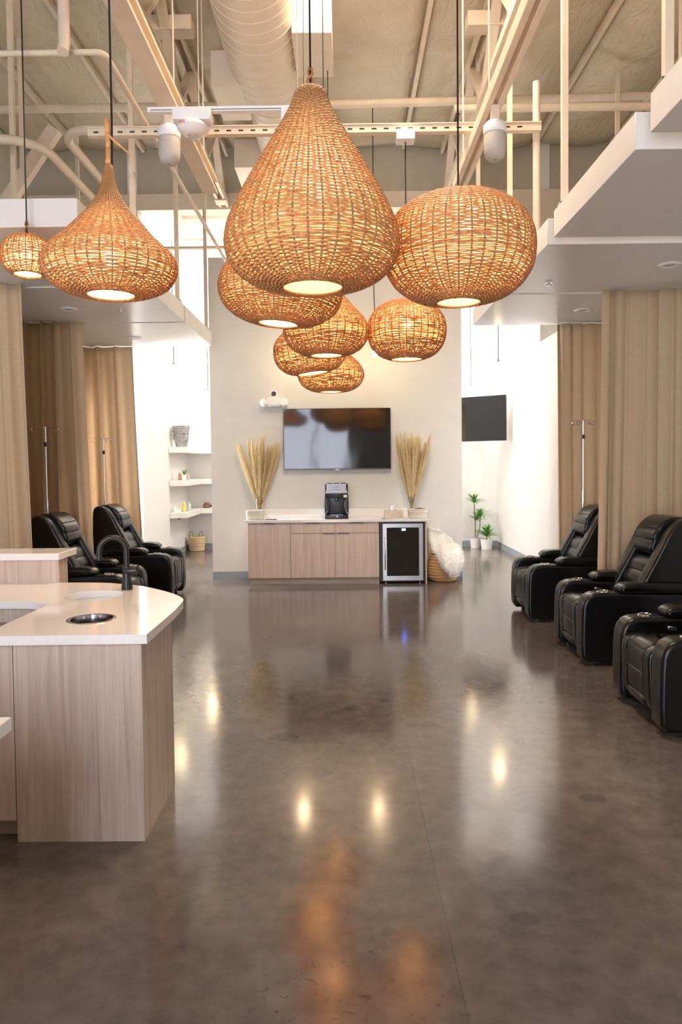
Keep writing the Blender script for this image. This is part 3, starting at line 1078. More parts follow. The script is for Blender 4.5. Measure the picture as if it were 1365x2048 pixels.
# ------------------------------------------------------------------ recliners
def recliner(label):
    e = empty('leather_recliner', (0, 0, 0), 0, label, 'recliner', 'black leather recliners in the bays')
    LE = 'leather'
    box('base', -.42, .34, -.36, .36, .045, .30, 'rubber_black', e, .01)
    for x in (-.38, .36):
        for y in (-.33, .33):
            box('foot', x - .03, x + .03, y - .035, y + .035, 0, .06, 'plastic_black', e, .004, 1)
    arm_prof = [(-.42, .035), (.47, .035)] + [(.50, .08), (.505, .2), (.502, .40), (.495, .50)] + \
        [(.48, .545), (.45, .585), (.40, .607), (.34, .613), (.0, .605), (-.42, .60)]
    for s in (-1, 1):
        y0, y1 = (.232, .40) if s > 0 else (-.40, -.232)
        a = prism('arm', arm_prof, y0, y1, 'Y', LE, e, .036, 5, 75)
        pad = spline([(-.42, .60), (-.42, .66), (-.36, .688), (-.1, .692), (.08, .688), (.155, .67), (.185, .635), (.15, .605), (.05, .60), (-.2, .598)], 4, True)
        prism('arm_pad', pad, y0 - .006, y1 + .006, 'Y', LE, e, .04, 4, 60)
        cy = (y0 + y1) / 2
        ch = lathe('cup_holder', [(.036, .600), (.036, .618), (.040, .622), (.048, .621), (.052, .612)], 'chrome', e, 28, (.30, cy, 0))
        lathe('cup_well', [(0, .614), (.037, .614)], 'hole_dark', ch, 20, (.30, cy, 0))
    # seat with raised centre panels
    fw = lambda pts: [(x + (.026 if x > .2 else 0), z + .012) for x, z in pts]
    for s in (-1, 1):
        y0, y1 = sorted((s * .125, s * .222))
        bol = spline([(-.2, .32), (-.2, .485), (.1, .512), (.36, .512), (.44, .492), (.478, .44), (.476, .28), (.468, .16), (.44, .095), (.36, .085), (.30, .2)], 4, True)
        prism('seat_bolster', fw(bol), y0, y1, 'Y', LE, e, .022, 3, 60)
    prism('seat_cushion', fw(spline([(-.25, .32), (-.25, .49), (0, .515), (.30, .518), (.31, .50), (.30, .34)], 4, True)), -.128, .128, 'Y', LE, e, .012, 3, 60)
    prism('footrest_panel', fw(spline([(.305, .35), (.308, .505), (.33, .52), (.40, .512), (.452, .482), (.474, .43), (.476, .33), (.468, .318), (.40, .33)], 4, True)), -.126, .126, 'Y', LE, e, .012, 3, 60)
    prism('footrest_panel', fw(spline([(.38, .18), (.38, .305), (.46, .315), (.474, .305), (.470, .20), (.462, .175), (.43, .17)], 4, True)), -.126, .126, 'Y', LE, e, .012, 3, 60)
    prism('footrest_bar', fw(spline([(.32, .085), (.33, .17), (.44, .175), (.472, .15), (.455, .10), (.40, .085)], 4, True)), -.13, .13, 'Y', LE, e, .01, 2, 60)
    for pts in ([(.506, -.118, .42), (.506, -.118, .33)], [(.503, -.12, .327), (.503, .12, .327)]):
        tube('stitching', pts, .0025, 'leather_stitch', e, 4)
    # back
    wing = [(.03, .42), (.02, .56), (-.03, .68), (-.095, .80), (-.155, .91), (-.20, 1.00), (-.245, 1.09), (-.30, 1.16), (-.37, 1.205), (-.44, 1.21), (-.485, 1.17), (-.50, 1.05), (-.50, .80), (-.485, .55), (-.44, .36), (-.2, .32)]
    for s in (-1, 1):
        y0, y1 = sorted((s * .185, s * .335))
        prism('back_wing', spline(wing, 4, True), y0, y1, 'Y', LE, e, .036, 4, 60)
    hp = [(-.44, .90), (-.235, .885), (-.185, .90), (-.158, .94), (-.160, .985), (-.176, 1.015), (-.1785, 1.02), (-.172, 1.03), (-.180, 1.075), (-.212, 1.118), (-.2165, 1.12), (-.214, 1.13), (-.26, 1.178), (-.34, 1.218), (-.43, 1.222), (-.47, 1.18)]
    prism('headrest', hp, -.19, .19, 'Y', LE, e, .03, 4, 50)
    lp = [(-.44, .40), (-.02, .48), (-.028, .54), (-.05, .60), (-.062, .615), (-.058, .63), (-.075, .69), (-.10, .735), (-.112, .745), (-.110, .76), (-.135, .82), (-.185, .872), (-.26, .885), (-.44, .90)]
    prism('lumbar_cushion', lp, -.188, .188, 'Y', LE, e, .022, 3, 50)
    box('power_switch', .12, .18, -.2245, -.218, .52, .55, 'steel_brushed', e, .003, 1)
    return e


rec0 = recliner('black leather recliner in the bay closest to the shelved niche and stone head')
spots = [(-2.67, 9.05, 0, 'black leather recliner in the bay beside the shelved niche with the stone head'),
         (-2.72, 7.40, 0, 'black leather recliner right behind the black faucet of the reception counter'),
         (2.44, 7.80, math.pi, 'black leather recliner whose back is partly covered by a curtain, beside the bright passage'),
         (2.46, 6.18, math.pi, 'black leather recliner in front of the overlapping curtain panels'),
         (2.42, 4.63, math.pi, 'black leather recliner with its back out of view and its footrest panel catching light')]
for i, (x, y, rz, lab) in enumerate(spots):
    o = rec0 if i == 0 else copy_tree(rec0)
    o.location = (x, y, 0)
    o.rotation_euler = (0, 0, rz)
    o['label'] = lab

# IV poles
LEG = .125
def iv_pole(x, y, h, label, rz):
    e = empty('drip_stand', (x, y, 0), rz, label, 'drip stand', 'chrome drip stands beside the recliners')
    tube('pole', [(0, 0, .05), (0, 0, h * .62)], .0125, 'chrome', e, 12)
    tube('upper_pole', [(0, 0, h * .62), (0, 0, h)], .0085, 'chrome', e, 10)
    lathe('collar', [(0, 0), (.017, 0), (.017, .05), (0, .05)], 'plastic_black', e, 14, (0, 0, h - .22))
    for k in range(4):
        a = k * math.pi / 2
        c, s = math.cos(a), math.sin(a)
        pts = [(0, 0, h - .01), (.06 * c, .06 * s, h), (.12 * c, .12 * s, h), (.145 * c, .145 * s, h - .025), (.125 * c, .125 * s, h - .055), (.085 * c, .085 * s, h - .035)]
        tube('hook', spline(pts, 4), .004, 'chrome', e, 6)
    for k in range(5):
        a = k * 2 * math.pi / 5
        l = tube('leg', [(0, 0, .09), (LEG * math.cos(a), LEG * math.sin(a), .055)], .012, 'steel_brushed', e, 8)
        lathe('caster', [(0, -.024), (.018, -.02), (.024, 0), (.018, .02), (0, .024)], 'rubber_black', l, 12, (LEG * math.cos(a), LEG * math.sin(a), .025))


iv_pole(-3.38, 8.02 - .12, 2.16, 'chrome drip stand with hooks in front of the curtain behind the faucet', .3)
iv_pole(-3.33, 9.66, 2.10, 'chrome drip stand next to the curtain edging the shelved niche', .6)
iv_pole(2.86, 8.41, 2.20, 'chrome drip stand in front of the curtain edging the bright rear passage', .2)

# ------------------------------------------------------------------ partition wall furniture
YC = 9.93
GH = .86
def handle_tab(parent, x0, x1, z):
    box('pull_tab', x0, x1, -.012, .004, z - .004, z + .004, 'matte_black', parent)


# single-door unit
e = empty('base_cabinet', (-1.09, 10.2, 0), 0, 'pale wood base cabinet with one tall door, at the worktop end away from the fridge', 'cabinet')
ox, oy = -1.09, 10.2
box('cabinet_body', -1.395 - ox, -.787 - ox, YC + .02 - oy, 10.465 - oy, .09, .885, 'wood_cabinet', e)
d = box('door', -1.393 - ox, -.789 - ox, YC - oy, YC + .019 - oy, .095, .868, 'wood_cabinet', e, .0015, 1)
box('pull_tab', -1.0 - ox - .16, -1.0 - ox + .0, YC - .014 - oy, YC - oy, .868, .876, 'matte_black', d)
box('toe_kick', -1.365 - ox, -.787 - ox, YC + .03 - oy, YC + .05 - oy, 0, .09, 'wood_kick', e)
# double unit with drawers
e = empty('base_cabinet', (-.155, 10.2, 0), 0, 'pale wood base cabinet with two drawers above two doors, beside the glass-door fridge', 'cabinet')
ox = -.155
box('cabinet_body', -.785 - ox, .478 - ox, YC + .02 - oy, 10.465 - oy, .09, .885, 'wood_cabinet', e)
for a, b_, hx in ((-.785, -.153, -.32), (-.151, .478, -.12)):
    dr = box('drawer', a + .002 - ox, b_ - .002 - ox, YC - oy, YC + .019 - oy, .733, .868, 'wood_cabinet', e, .0015, 1)
    cx = (a + b_) / 2
    box('pull_tab', cx - .10 - ox + .0, cx + .10 - ox, YC - .014 - oy, YC - oy, .868, .876, 'matte_black', dr)
    do = box('door', a + .002 - ox, b_ - .002 - ox, YC - oy, YC + .019 - oy, .095, .722, 'wood_cabinet', e, .0015, 1)
    box('pull_tab', hx - ox, hx + .17 - ox, YC - .014 - oy, YC - oy, .7225, .7305, 'matte_black', do)
box('toe_kick', -.785 - ox, .478 - ox, YC + .03 - oy, YC + .05 - oy, 0, .09, 'wood_kick', e)
o = setup(box('end_panel', 1.135, 1.157, YC, 10.465, 0, .885, 'wood_cabinet'), 'pale wood end panel between the fridge and the seagrass basket', 'panel')
# worktop with upstand
e = empty('worktop', (-.12, 10.2, .885), 0, 'long white worktop over the base cabinets and fridge', 'worktop')
box('slab', -1.43 + .12, 1.19 + .12, 9.9 - oy, 10.468 - oy, 0, .04, 'quartz', e, .003, 1)
box('upstand', -1.41 + .12, 1.17 + .12, 10.448 - oy, 10.468 - oy, .04, .16, 'quartz', e, .002, 1)
# fridge
e = empty('beverage_fridge', (.81, 10.2, 0), 0, 'stainless framed glass-door beverage fridge under the worktop', 'fridge')
ox = .81
box('fridge_body', .485 - ox, 1.13 - ox, 9.975 - oy, 10.44 - oy, .02, .875, 'matte_black', e)
fr = empty('door_frame', (0, 0, 0))
COL.objects.unlink(fr)
bpy.data.objects.remove(fr)
x0, x1, z0, z1 = .53 - ox, 1.10 - ox, .045, .855
y0, y1 = 9.92 - oy, 9.965 - oy
bm = bmesh.new()
for q in ((x0, x0 + .055, z0, z1), (x1 - .055, x1, z0, z1), (x0 + .055, x1 - .055, z0, z0 + .065), (x0 + .055, x1 - .055, z1 - .055, z1)):
    bm_box(bm, q[0], q[1], y0, y1, q[2], q[3])
fr = link('door_frame', bm_mesh(bm, 'door_frame'), 'steel_brushed', e)
box('glass_pane', x0 + .055, x1 - .055, y0 + .012, y0 + .022, z0 + .065, z1 - .055, 'fridge_glass', e)
tube('door_handle', [(x0 + .03, y0, z0 + .16), (x0 + .03, y0 - .03, z0 + .18), (x0 + .03, y0 - .03, z1 - .22), (x0 + .03, y0, z1 - .2)], .009, 'steel_brushed', fr, 10)
box('display', x0 + .27, x0 + .325, y0 + .0105, y0 + .0125, z1 - .10, z1 - .07, 'display_blue', e)
for x in (x0 + .04, x1 - .04):
    lathe('levelling_foot', [(0, 0), (.022, 0), (.022, .012), (.01, .014), (.01, .05), (0, .05)], 'steel_dark', e, 12, (x, 9.98 - oy, 0))
for zz in (.28, .5):
    box('shelf_edge', x0 + .06, x1 - .06, y0 + .028, y0 + .034, zz, zz + .012, 'steel_dark', e)

# television on the partition
e = empty('television', (-.11, 10.44, 1.632), 0, 'wide flat black television on the partition wall above the worktop', 'television')
bm = bmesh.new()
bm_box(bm, -.795, .795, -.05, .0, 0, .905)
bmesh.ops.bevel(bm, geom=list(bm.edges), offset=.004, segments=2, affect='EDGES')
link('housing', bm_mesh(bm, 'housing'), 'plastic_black', e, 40)
box('screen', -.785, .785, -.052, -.0495, .016, .895, 'screen_glass', e)
box('logo_bar', -.03, .03, -.053, -.05, -.008, .003, 'steel_dark', e)
box('wall_mount', -.25, .25, .0, .029, .25, .65, 'steel_dark', e)

# television in the rear passage (turned towards the aisle)
e = empty('television', (2.36, 13.3, 2.115), R(-34), 'black television on a wall arm in the bright rear passage', 'television')
box('housing', -.735, .735, -.02, .03, 0, .84, 'plastic_black', e, .005, 1)
box('screen', -.725, .725, -.0225, -.0195, .012, .83, 'screen_glass', e)
box('wall_plate', -.1, .1, .03, .06, .3, .55, 'steel_dark', e)
tube('wall_arm', [(0, .05, .42), (.25, .5, .42), (.0, .82, .42), (-.48, .92, .42)], .025, 'steel_dark', e, 8)

# emergency light with two lamp heads, security camera above it
e = empty('emergency_light', (-1.035, 10.40, 2.555), 0, 'white twin-head emergency light above the television corner', 'emergency light')
box('housing', -.105, .105, -.05, .069, .03, .16, 'plastic_white', e, .012, 3)
box('lens_strip', -.09, .09, -.045, .06, .012, .03, 'downlight_lens', e, .004, 1)
for s in (-1, 1):
    h = lathe('lamp_head', [(0, -.05), (.055, -.045), (.066, -.01), (.06, .03), (.03, .05), (0, .052)], 'plastic_white', e, 24)
    h.location = (s * .145, -.01, .075)
    h.rotation_euler = (R(70), 0, R(s * 25))
    l = lathe('lamp_lens', [(0, -.053), (.05, -.05)], 'downlight_lens', h, 20)
e = empty('security_camera', (-1.045, 10.42, 2.735), 0, 'small round black camera eye above the emergency light', 'camera')
me = lathe_mesh('camera_base', [(0, 0), (.05, 0), (.05, .03), (0, .032)], 24)
me.transform(Matrix.Translation((0, .048, .03)) @ Matrix.Rotation(R(90), 4, 'X'))
link('camera_base', me, 'plastic_white', e, 40)
me = lathe_mesh('camera_eye', [(0, -.03), (.02, -.028), (.034, -.012), (.037, .01), (.03, .03), (0, .034)], 24)
me.transform(Matrix.Translation((0, .0, .03)) @ Matrix.Rotation(R(-90), 4, 'X'))
link('camera_eye', me, 'plastic_black', e, 40)

# coffee machine
e = empty('coffee_machine', (-.123, 10.16, .9255), 0, 'tall black coffee machine with a chrome top panel on the worktop', 'coffee machine')
K = 'plastic_black'
box('base', -.168, .168, -.13, .15, 0, .055, K, e, .01)
box('rear_body', -.165, .165, .0, .15, .055, .5, K, e, .015)
box('upper_body', -.165, .165, -.125, .05, .30, .5, K, e, .015)
pts = [(-.16, .365), (.16, .365), (.135, .43), (.14, .505), (-.14, .505), (-.135, .43)]
prism('chrome_panel', pts, -.135, -.122, 'Y', 'steel_mid', e, .003, 1)
for s in (-1, 1):
    prism('side_fin', spline([(s * .168, .06), (s * .168, .33), (s * .14, .30), (s * .105, .2), (s * .12, .1)], 4, True), -.128, -.06, 'Y', K, e, .008, 2)
    tube('chrome_trim', spline([(s * .16, -.13, .07), (s * .115, -.131, .15), (s * .118, -.131, .24), (s * .155, -.131, .31)], 4), .005, 'chrome', e, 6)
box('spout', -.03, .03, -.12, -.05, .25, .30, K, e, .008)
box('cup_tray', -.09, .09, -.15, -.02, .052, .062, 'steel_dark', e, .003, 1)
lathe('drip_knob', [(0, -.01), (.018, -.008), (.018, .02)], 'chrome', e, 14, (0, -.14, .03))
box('sticker', .10, .15, -.1275, -.1265, .305, .345, 'paper', e)
for x in (-.035, 0, .035):
    me = lathe_mesh('button', [(0, -.004), (.009, -.003), (.009, .002)], 12)
    me.transform(Matrix.Translation((x, -.136, .42)) @ Matrix.Rotation(R(-90), 4, 'X'))
    link('button', me, 'display_grey', e, 40)
box('brand_plate', -.04, .04, -.1365, -.1345, .455, .468, 'display_grey', e)
for x in (-.1, 0, .1):
    box('lid_tab', x - .035, x + .035, -.09, .1, .5, .512, K, e, .004, 1)

# pampas bouquets in glass vases
def bouquet(x, y, z, label, vlabel, seed, n=26, lean=0.0):
    v = empty('glass_vase', (x, y, z), 0, vlabel, 'vase', 'glass vases of dried grass')
    lathe('glass_wall', [(0, 0), (.055, 0), (.058, .02), (.056, .30), (.058, .305), (.052, .305), (.050, .02), (0, .012)], 'clear_glass', v, 28)
    e = empty('pampas_bouquet', (x, y, z + .014), 0, label, 'dried grass', 'dried grass bouquets')
    r2 = np.random.default_rng(seed)
    meshes = []
    for t in range(4):
        # feathery plume: a tapered core with many fine barbs
        V, Fc = [], []
        L = .80
        v_, f_ = tube_data([(0, 0, 0), (.004, 0, L * .25), (.01, 0, L * .6), (.02, 0, L)], [.006, .016, .013, .002], 6)
        V += v_
        Fc += f_
        for k in range(420):
            w = r2.uniform(.06, 1)
            zz = L * w
            a = r2.uniform(0, 6.28)
            rad = .05 * math.sin(math.pi * min(1, w * .85 + .12)) ** .7
            ln = r2.uniform(.08, .16)
            bx = .02 * w * w
            p0 = Vector((bx, 0, zz - ln * .5))
            p1 = Vector((bx + rad * math.cos(a), rad * math.sin(a), zz + ln * .5))
            s = Vector((-math.sin(a), math.cos(a), 0)) * .0040
            i0 = len(V)
            V += [p0 - s, p0 + s, p1]
            Fc.append((i0, i0 + 1, i0 + 2))
        me = bpy.data.meshes.new('plume')
        me.from_pydata(V, [], Fc)
        me.materials.append(MATS['plume_straw'])
        meshes.append(me)
    for k in range(n):
        a = r2.uniform(0, 6.28)
        sp = math.sqrt(r2.uniform(0.02, 1)) * .36
        dx, dy = math.cos(a) * sp + lean, math.sin(a) * sp * .45
        d = Vector((dx, dy, 1)).normalized()
        base = Vector((-dx * .07, -dy * .07, .0))
        l0 = r2.uniform(.24, .40)
        st = tube('stem', [base, base + d * (l0 + .1)], .0042, 'stem_straw', e, 5)
        st.rotation_euler = (0, 0, 0)
        q = d.to_track_quat('Z', 'Y')
        p = shared('plume', meshes[k % 4], e, base + d * l0)
        eul = (q @ Matrix.Rotation(r2.uniform(0, 6.28), 3, 'Z').to_quaternion()).to_euler()
        p.rotation_euler = eul
        p.scale = (1, 1, r2.uniform(.85, 1.08))
    tube('tie_band', [(.028 * math.cos(t), .02 * math.sin(t), .2) for t in np.linspace(0, 6.283, 16, endpoint=False)], .006, 'brown_dry', e, 6, True)


bouquet(-1.262, 10.27, .9255, 'straw-coloured pampas bouquet behind the rectangular white basket', 'clear glass vase behind the rectangular white basket', 31)
bouquet(.972, 10.27, .9255, 'straw-coloured pampas bouquet behind the round white basket, one plume touching the television', 'clear glass vase behind the round white basket', 32, 30, .03)

# small white baskets
def rope_basket(x, y, z, w, d, h, label, rounder, content):
    e = empty('rope_basket', (x, y, z), 0, label, 'basket', 'small white rope baskets on the worktop')
    for k in range(5):
        zz = h * (k + .58) / 5
        f = 1 - .10 * (1 - (k / 4)) * (1 if not rounder else 1.6) - (.06 * (k == 4) if rounder else 0)
        pts = []
        for t in np.linspace(0, 2 * math.pi, 40, endpoint=False):
            c, s = math.cos(t), math.sin(t)
            pw = .45 if not rounder else .85
            pts.append((w / 2 * f * math.copysign(abs(c) ** pw, c), d / 2 * f * math.copysign(abs(s) ** pw, s), zz))
        tube('rope_coil', pts, h / 9, 'rope_white', e, 8, True)
    box('basket_floor', -w * .4, w * .4, -d * .36, d * .36, .002, h * .4, 'rope_white', e, .01)
    if content:
        for k in range(14):
            a = k * 2.4
            rr = .02 + .005 * k
            lathe('dried_pod', [(0, -.02), (.018, -.012), (.024, 0), (.016, .014), (0, .02)], 'brown_dry', e, 10, (rr * 1.1 * math.cos(a), rr * .7 * math.sin(a), h * .86 + .008 * (k % 3)))
    else:
        box('lid', -w * .42, w * .42, -d * .38, d * .38, h * .8, h * .93, 'stem_straw', e, .006)


rope_basket(-1.305, 10.08, .9255, .235, .17, .13, 'rectangular white rope basket at the worktop end away from the fridge', False, False)
rope_basket(1.045, 10.08, .9255, .285, .2, .125, 'round white rope basket filled with brown dried pods', True, True)
# tissue box
e = empty('tissue_box', (.70, 10.16, .9255), 0, 'pale patterned tissue box beside the round white basket', 'tissue box')
m_, nt, b = new_mat('tissue_box_print')
v = texmap(nt, (60, 60, 60))
vo = nt.nodes.new('ShaderNodeTexVoronoi')
vo.inputs['Scale'].default_value = 1.0
nt.links.new(v, vo.inputs['Vector'])
nt.links.new(ramp(nt, vo.outputs['Distance'], [(.3, (.80, .72, .66)), (.5, (.62, .50, .44))]), b.inputs['Base Color'])
box('carton', -.135, .135, -.065, .065, 0, .105, 'tissue_box_print', e, .002, 1)
V, Fc = [], []
for i in range(13):
    for j in range(5):
        u, w = i / 12 - .5, j / 4
        V.append((u * .17 * (1 - .35 * w), .02 * math.sin(9 * u + 2 * w), .104 + w * (.085 - .12 * u * u * 2) + .01 * math.sin(14 * u)))
for i in range(12):
    for j in range(4):
        a = i * 5 + j
        Fc.append((a, a + 5, a + 6, a + 1))
me = bpy.data.meshes.new('tissue')
me.from_pydata(V, [], Fc)
o = link('tissue', me, 'tissue', e, 180)
o.modifiers.new('thick', 'SOLIDIFY').thickness = .003
# coaster / papers
for (x, w, lab, nm) in ((-1.07, .17, 'thin brown leaf-shaped mat on the worktop beside the rectangular white basket', 'leaf_mat'), (.68, .40, 'flat dark-edged papers fanned under the tissue box front', 'papers')):
    e = empty(nm, (x, 10.02, .9255), 0, lab, 'mat' if nm == 'leaf_mat' else 'papers')
    for k in range(3):
        bm = bmesh.new()
        bm_box(bm, -w / 2 + k * w * .12, w / 2 - w * .1 + k * w * .05, -.05, .03, .002 * k, .002 * k + .002)
        bm.transform(Matrix.Rotation(R(-6 + 6 * k), 4, 'Z'))
        link('sheet', bm_mesh(bm, 'sheet'), 'brown_dry' if (nm == 'leaf_mat' or k == 1) else 'paper', e)

# seagrass belly basket with sheepskin
e = empty('belly_basket', (1.415, 10.18, 0), 0, 'seagrass belly basket with a loop handle on the floor by the end panel', 'basket')
lathe('basket_body', [(0, 0), (.16, 0), (.215, .05), (.235, .14), (.225, .24), (.20, .32), (.19, .38), (.18, .38), (.19, .31), (.21, .22), (.2, .06), (0, .02)], 'seagrass', e, 40)
for k in range(9):
    zz = .03 + k * .042
    rr = float(np.interp(zz, [0, .05, .14, .24, .32, .38], [.16, .215, .235, .225, .20, .19]))
    tube('woven_coil', [(rr * math.cos(a), rr * math.sin(a), zz) for a in np.linspace(0, 6.283, 40, endpoint=False)], .010, 'seagrass', e, 6, True)
for s in (-1, 1):
    tube('loop_handle', spline([(s * .185, -.06, .35), (s * .195, -.06, .44), (s * .198, -.03, .475), (s * .198, .0, .475), (s * .195, .03, .44), (s * .185, .03, .35)], 5), .012, 'seagrass', e, 8)
# sheepskin
V, Fc = [], []
nu, nv = 44, 34
r2 = np.random.default_rng(5)
path = spline([(1.32, 10.38, .74), (1.36, 10.36, .67), (1.42, 10.27, .55), (1.47, 10.13, .47), (1.495, 9.99, .41), (1.51, 9.905, .31), (1.52, 9.88, .21), (1.535, 9.89, .12)], 6)
Pn = np.array(path)
d = np.r_[0, np.cumsum(np.linalg.norm(np.diff(Pn, axis=0), axis=1))]
t = np.linspace(0, d[-1], nu)
Pn = np.c_[[np.interp(t, d, Pn[:, k]) for k in range(3)]].T
for i in range(nu):
    w = i / (nu - 1)
    tg = Pn[min(i + 1, nu - 1)] - Pn[max(i - 1, 0)]
    tg /= np.linalg.norm(tg)
    side = np.cross(tg, (0, 0, 1))
    side /= np.linalg.norm(side)
    # width direction turns from along the wall to across the basket front
    ax = np.array((.92, -.25, -.30)) * (1 - min(1, w * 1.6)) + np.array((.97, .25, .12)) * min(1, w * 1.6)
    ax /= np.linalg.norm(ax)
    up = np.cross(ax, tg)
    up /= np.linalg.norm(up)
    half = (.05 + .14 * math.sin(math.pi * min(1, .12 + w * .80)) ** .6) * (1 if w < .85 else 1 - (w - .85) * 3.5)
    th = .05
    for j in range(nv):
        a = 2 * math.pi * j / nv
        rr = 1 + .10 * math.sin(5 * a + 9 * w) + r2.normal(0, .03)
        V.append(tuple(Pn[i] + ax * math.cos(a) * half * rr + up * math.sin(a) * th * rr))
for i in range(nu - 1):
    for j in range(nv):
        Fc.append((i * nv + j, i * nv + (j + 1) % nv, (i + 1) * nv + (j + 1) % nv, (i + 1) * nv + j))
Fc.append(tuple(range(nv))[::-1])
Fc.append(tuple((nu - 1) * nv + j for j in range(nv)))
e = empty('sheepskin', (1.5, 10.1, .05), 0, 'fluffy white sheepskin draped out of the belly basket', 'sheepskin')
off = np.array((1.5, 10.1, .05))
Vl = np.array(V) - off
me = bpy.data.meshes.new('hide')
me.from_pydata([tuple(x) for x in Vl], [], Fc)
link('hide', me, 'fur_white', e, 180)
# fur tufts
cen = np.repeat((Pn - off), nv, axis=0)
FV, FF = [], []
for k in range(9000):
    i = r2.integers(0, len(Vl))
    p = Vl[i] + r2.normal(0, .006, 3)
    n_ = p - cen[i]
    n_ /= (np.linalg.norm(n_) + 1e-6)
    dirv = n_ * .8 + r2.normal(0, .45, 3) + np.array((0, 0, -.2))
    dirv /= np.linalg.norm(dirv)
    s = np.cross(dirv, r2.normal(0, 1, 3))
    s = s / (np.linalg.norm(s) + 1e-6) * .0030
    ln = r2.uniform(.02, .04)
    i0 = len(FV)
    FV += [tuple(p - s), tuple(p + s), tuple(p + dirv * ln)]
    FF.append((i0, i0 + 1, i0 + 2))
me = bpy.data.meshes.new('fur')
me.from_pydata(FV, [], FF)
o = link('fur', me, 'fur_white', e)
o['kind'] = 'stuff'

# ------------------------------------------------------------------ corner shelves and their contents
def corner_shelf(z, label):
    e = empty('corner_shelf', (-3.0, 13.5, z), 0, label, 'shelf', 'white corner shelves in the niche')
    box('side_board', -3.215 + 3.0, -2.90 + 3.0, 12.78 - 13.5, 14.345 - 13.5, 0, .105, 'shelf_white', e, .003, 1)
    box('back_board', -2.90 + 3.0, -2.1 + 3.0, 14.03 - 13.5, 14.345 - 13.5, 0, .105, 'shelf_white', e, .003, 1)


SH = (1.95, 1.34, .75)
corner_shelf(SH[0], 'white floating corner shelf carrying the grey stone head')
corner_shelf(SH[1], 'white floating corner shelf carrying small amber bottles and a potted sprig')
corner_shelf(SH[2], 'white floating corner shelf carrying lotion bottles and brushes')
T = [z + .1055 for z in SH]
# stone head planter
e = empty('stone_head', (-3.035, 13.0, T[0]), R(-40), 'grey stone planter shaped as a serene sculpted head with closed eyes', 'sculpture')
V, Fc = [], []
nu, nv = 40, 30
for j in range(nv + 1):
    w = j / nv
    z = .40 * w
    base = float(np.interp(w, [0, .06, .15, .3, .5, .75, .92, 1], [.09, .098, .108, .128, .140, .146, .148, .14]))
    for i in range(nu):
        a = 2 * math.pi * i / nu          # a=0 -> +x is the face direction
        c, s = math.cos(a), math.sin(a)
        rx, ry = base * 1.12, base * .95
        x, y = rx * c, ry * s
        if c > 0:
            front = max(0, c) ** 3
            x += front * float(np.interp(w, [0, .06, .12, .2, .26, .33, .6, .8, 1], [-.005, .0, .022, .006, .014, .0, -.006, .004, .0]))
            nosew = math.exp(-(a if a < math.pi else a - 2 * math.pi) ** 2 / .012)
            x += nosew * float(np.interp(w, [.27, .33, .38, .56, .66], [0, .060, .050, .018, 0]))
            for sg in (-1, 1):
                aa = (a if a < math.pi else a - 2 * math.pi) - sg * .42
                x += -.026 * math.exp(-aa * aa / .03) * math.exp(-((w - .56) / .05) ** 2)
                x += .016 * math.exp(-aa * aa / .03) * math.exp(-((w - .50) / .03) ** 2)
        else:
            pass
        V.append((x, y, z))
for j in range(nv):
    for i in range(nu):
        Fc.append((j * nu + i, j * nu + (i + 1) % nu, (j + 1) * nu + (i + 1) % nu, (j + 1) * nu + i))
Fc.append(tuple(range(nu))[::-1])
Fc.append(tuple(nv * nu + i for i in range(nu)))
me = bpy.data.meshes.new('head')
me.from_pydata(V, [], Fc)
link('head', me, 'stone_grey', e, 180)
for zz, wd in ((.088, .034), (.074, .030)):
    tube('lip', [(.148 - abs(y) * .5, y, zz) for y in np.linspace(-wd, wd, 7)], [.004, .009, .013, .012, .013, .009, .004], 'stone_grey', e, 8)
for s in (-1, 1):
    tube('ear', spline([(-.01, s * .135, .27), (-.03, s * .148, .24), (-.02, s * .146, .17), (.0, s * .125, .08), (.015, s * .128, .1), (.012, s * .135, .2)], 4), .013, 'stone_grey', e, 8)
    tube('brow', spline([(.158, s * .012, .245), (.15, s * .05, .268), (.115, s * .092, .255)], 4), .010, 'stone_grey', e, 6)
me = lathe_mesh('hair_curl', [(0, -.016), (.012, -.011), (.017, 0), (.012, .011), (0, .016)], 10)
me.materials.append(MATS['stone_grey'])
for p in me.polygons:
    p.use_smooth = True
for row in range(8):
    zz = .385 - row * .033
    for k in range(26):
        a = 2 * math.pi * k / 26 + row * .12
        c = math.cos(a)
        lim = .98 if row < 2 else (.5 - .06 * row)
        if c > lim:
            continue
        b0 = float(np.interp(zz / .4, [0, .3, .5, .75, 1], [.09, .128, .14, .146, .142]))
        shared('hair_curl', me, e, (b0 * 1.12 * c, b0 * .95 * math.sin(a), zz))


def bottle(x, y, z, r, h, mat, label, capm='plastic_white', neck=.5, cat='bottle', name='bottle'):
    e = empty(name, (x, y, z), 0, label, cat)
    lathe('body', [(0, 0), (r * .95, 0), (r, .004), (r, h * .72), (r * .8, h * .8), (r * neck, h * .84), (r * neck, h * .88), (0, h * .88)], mat, e, 18)
    lathe('cap', [(r * neck * 1.15, h * .86), (r * neck * 1.15, h), (0, h)], capm, e, 14)
    return e


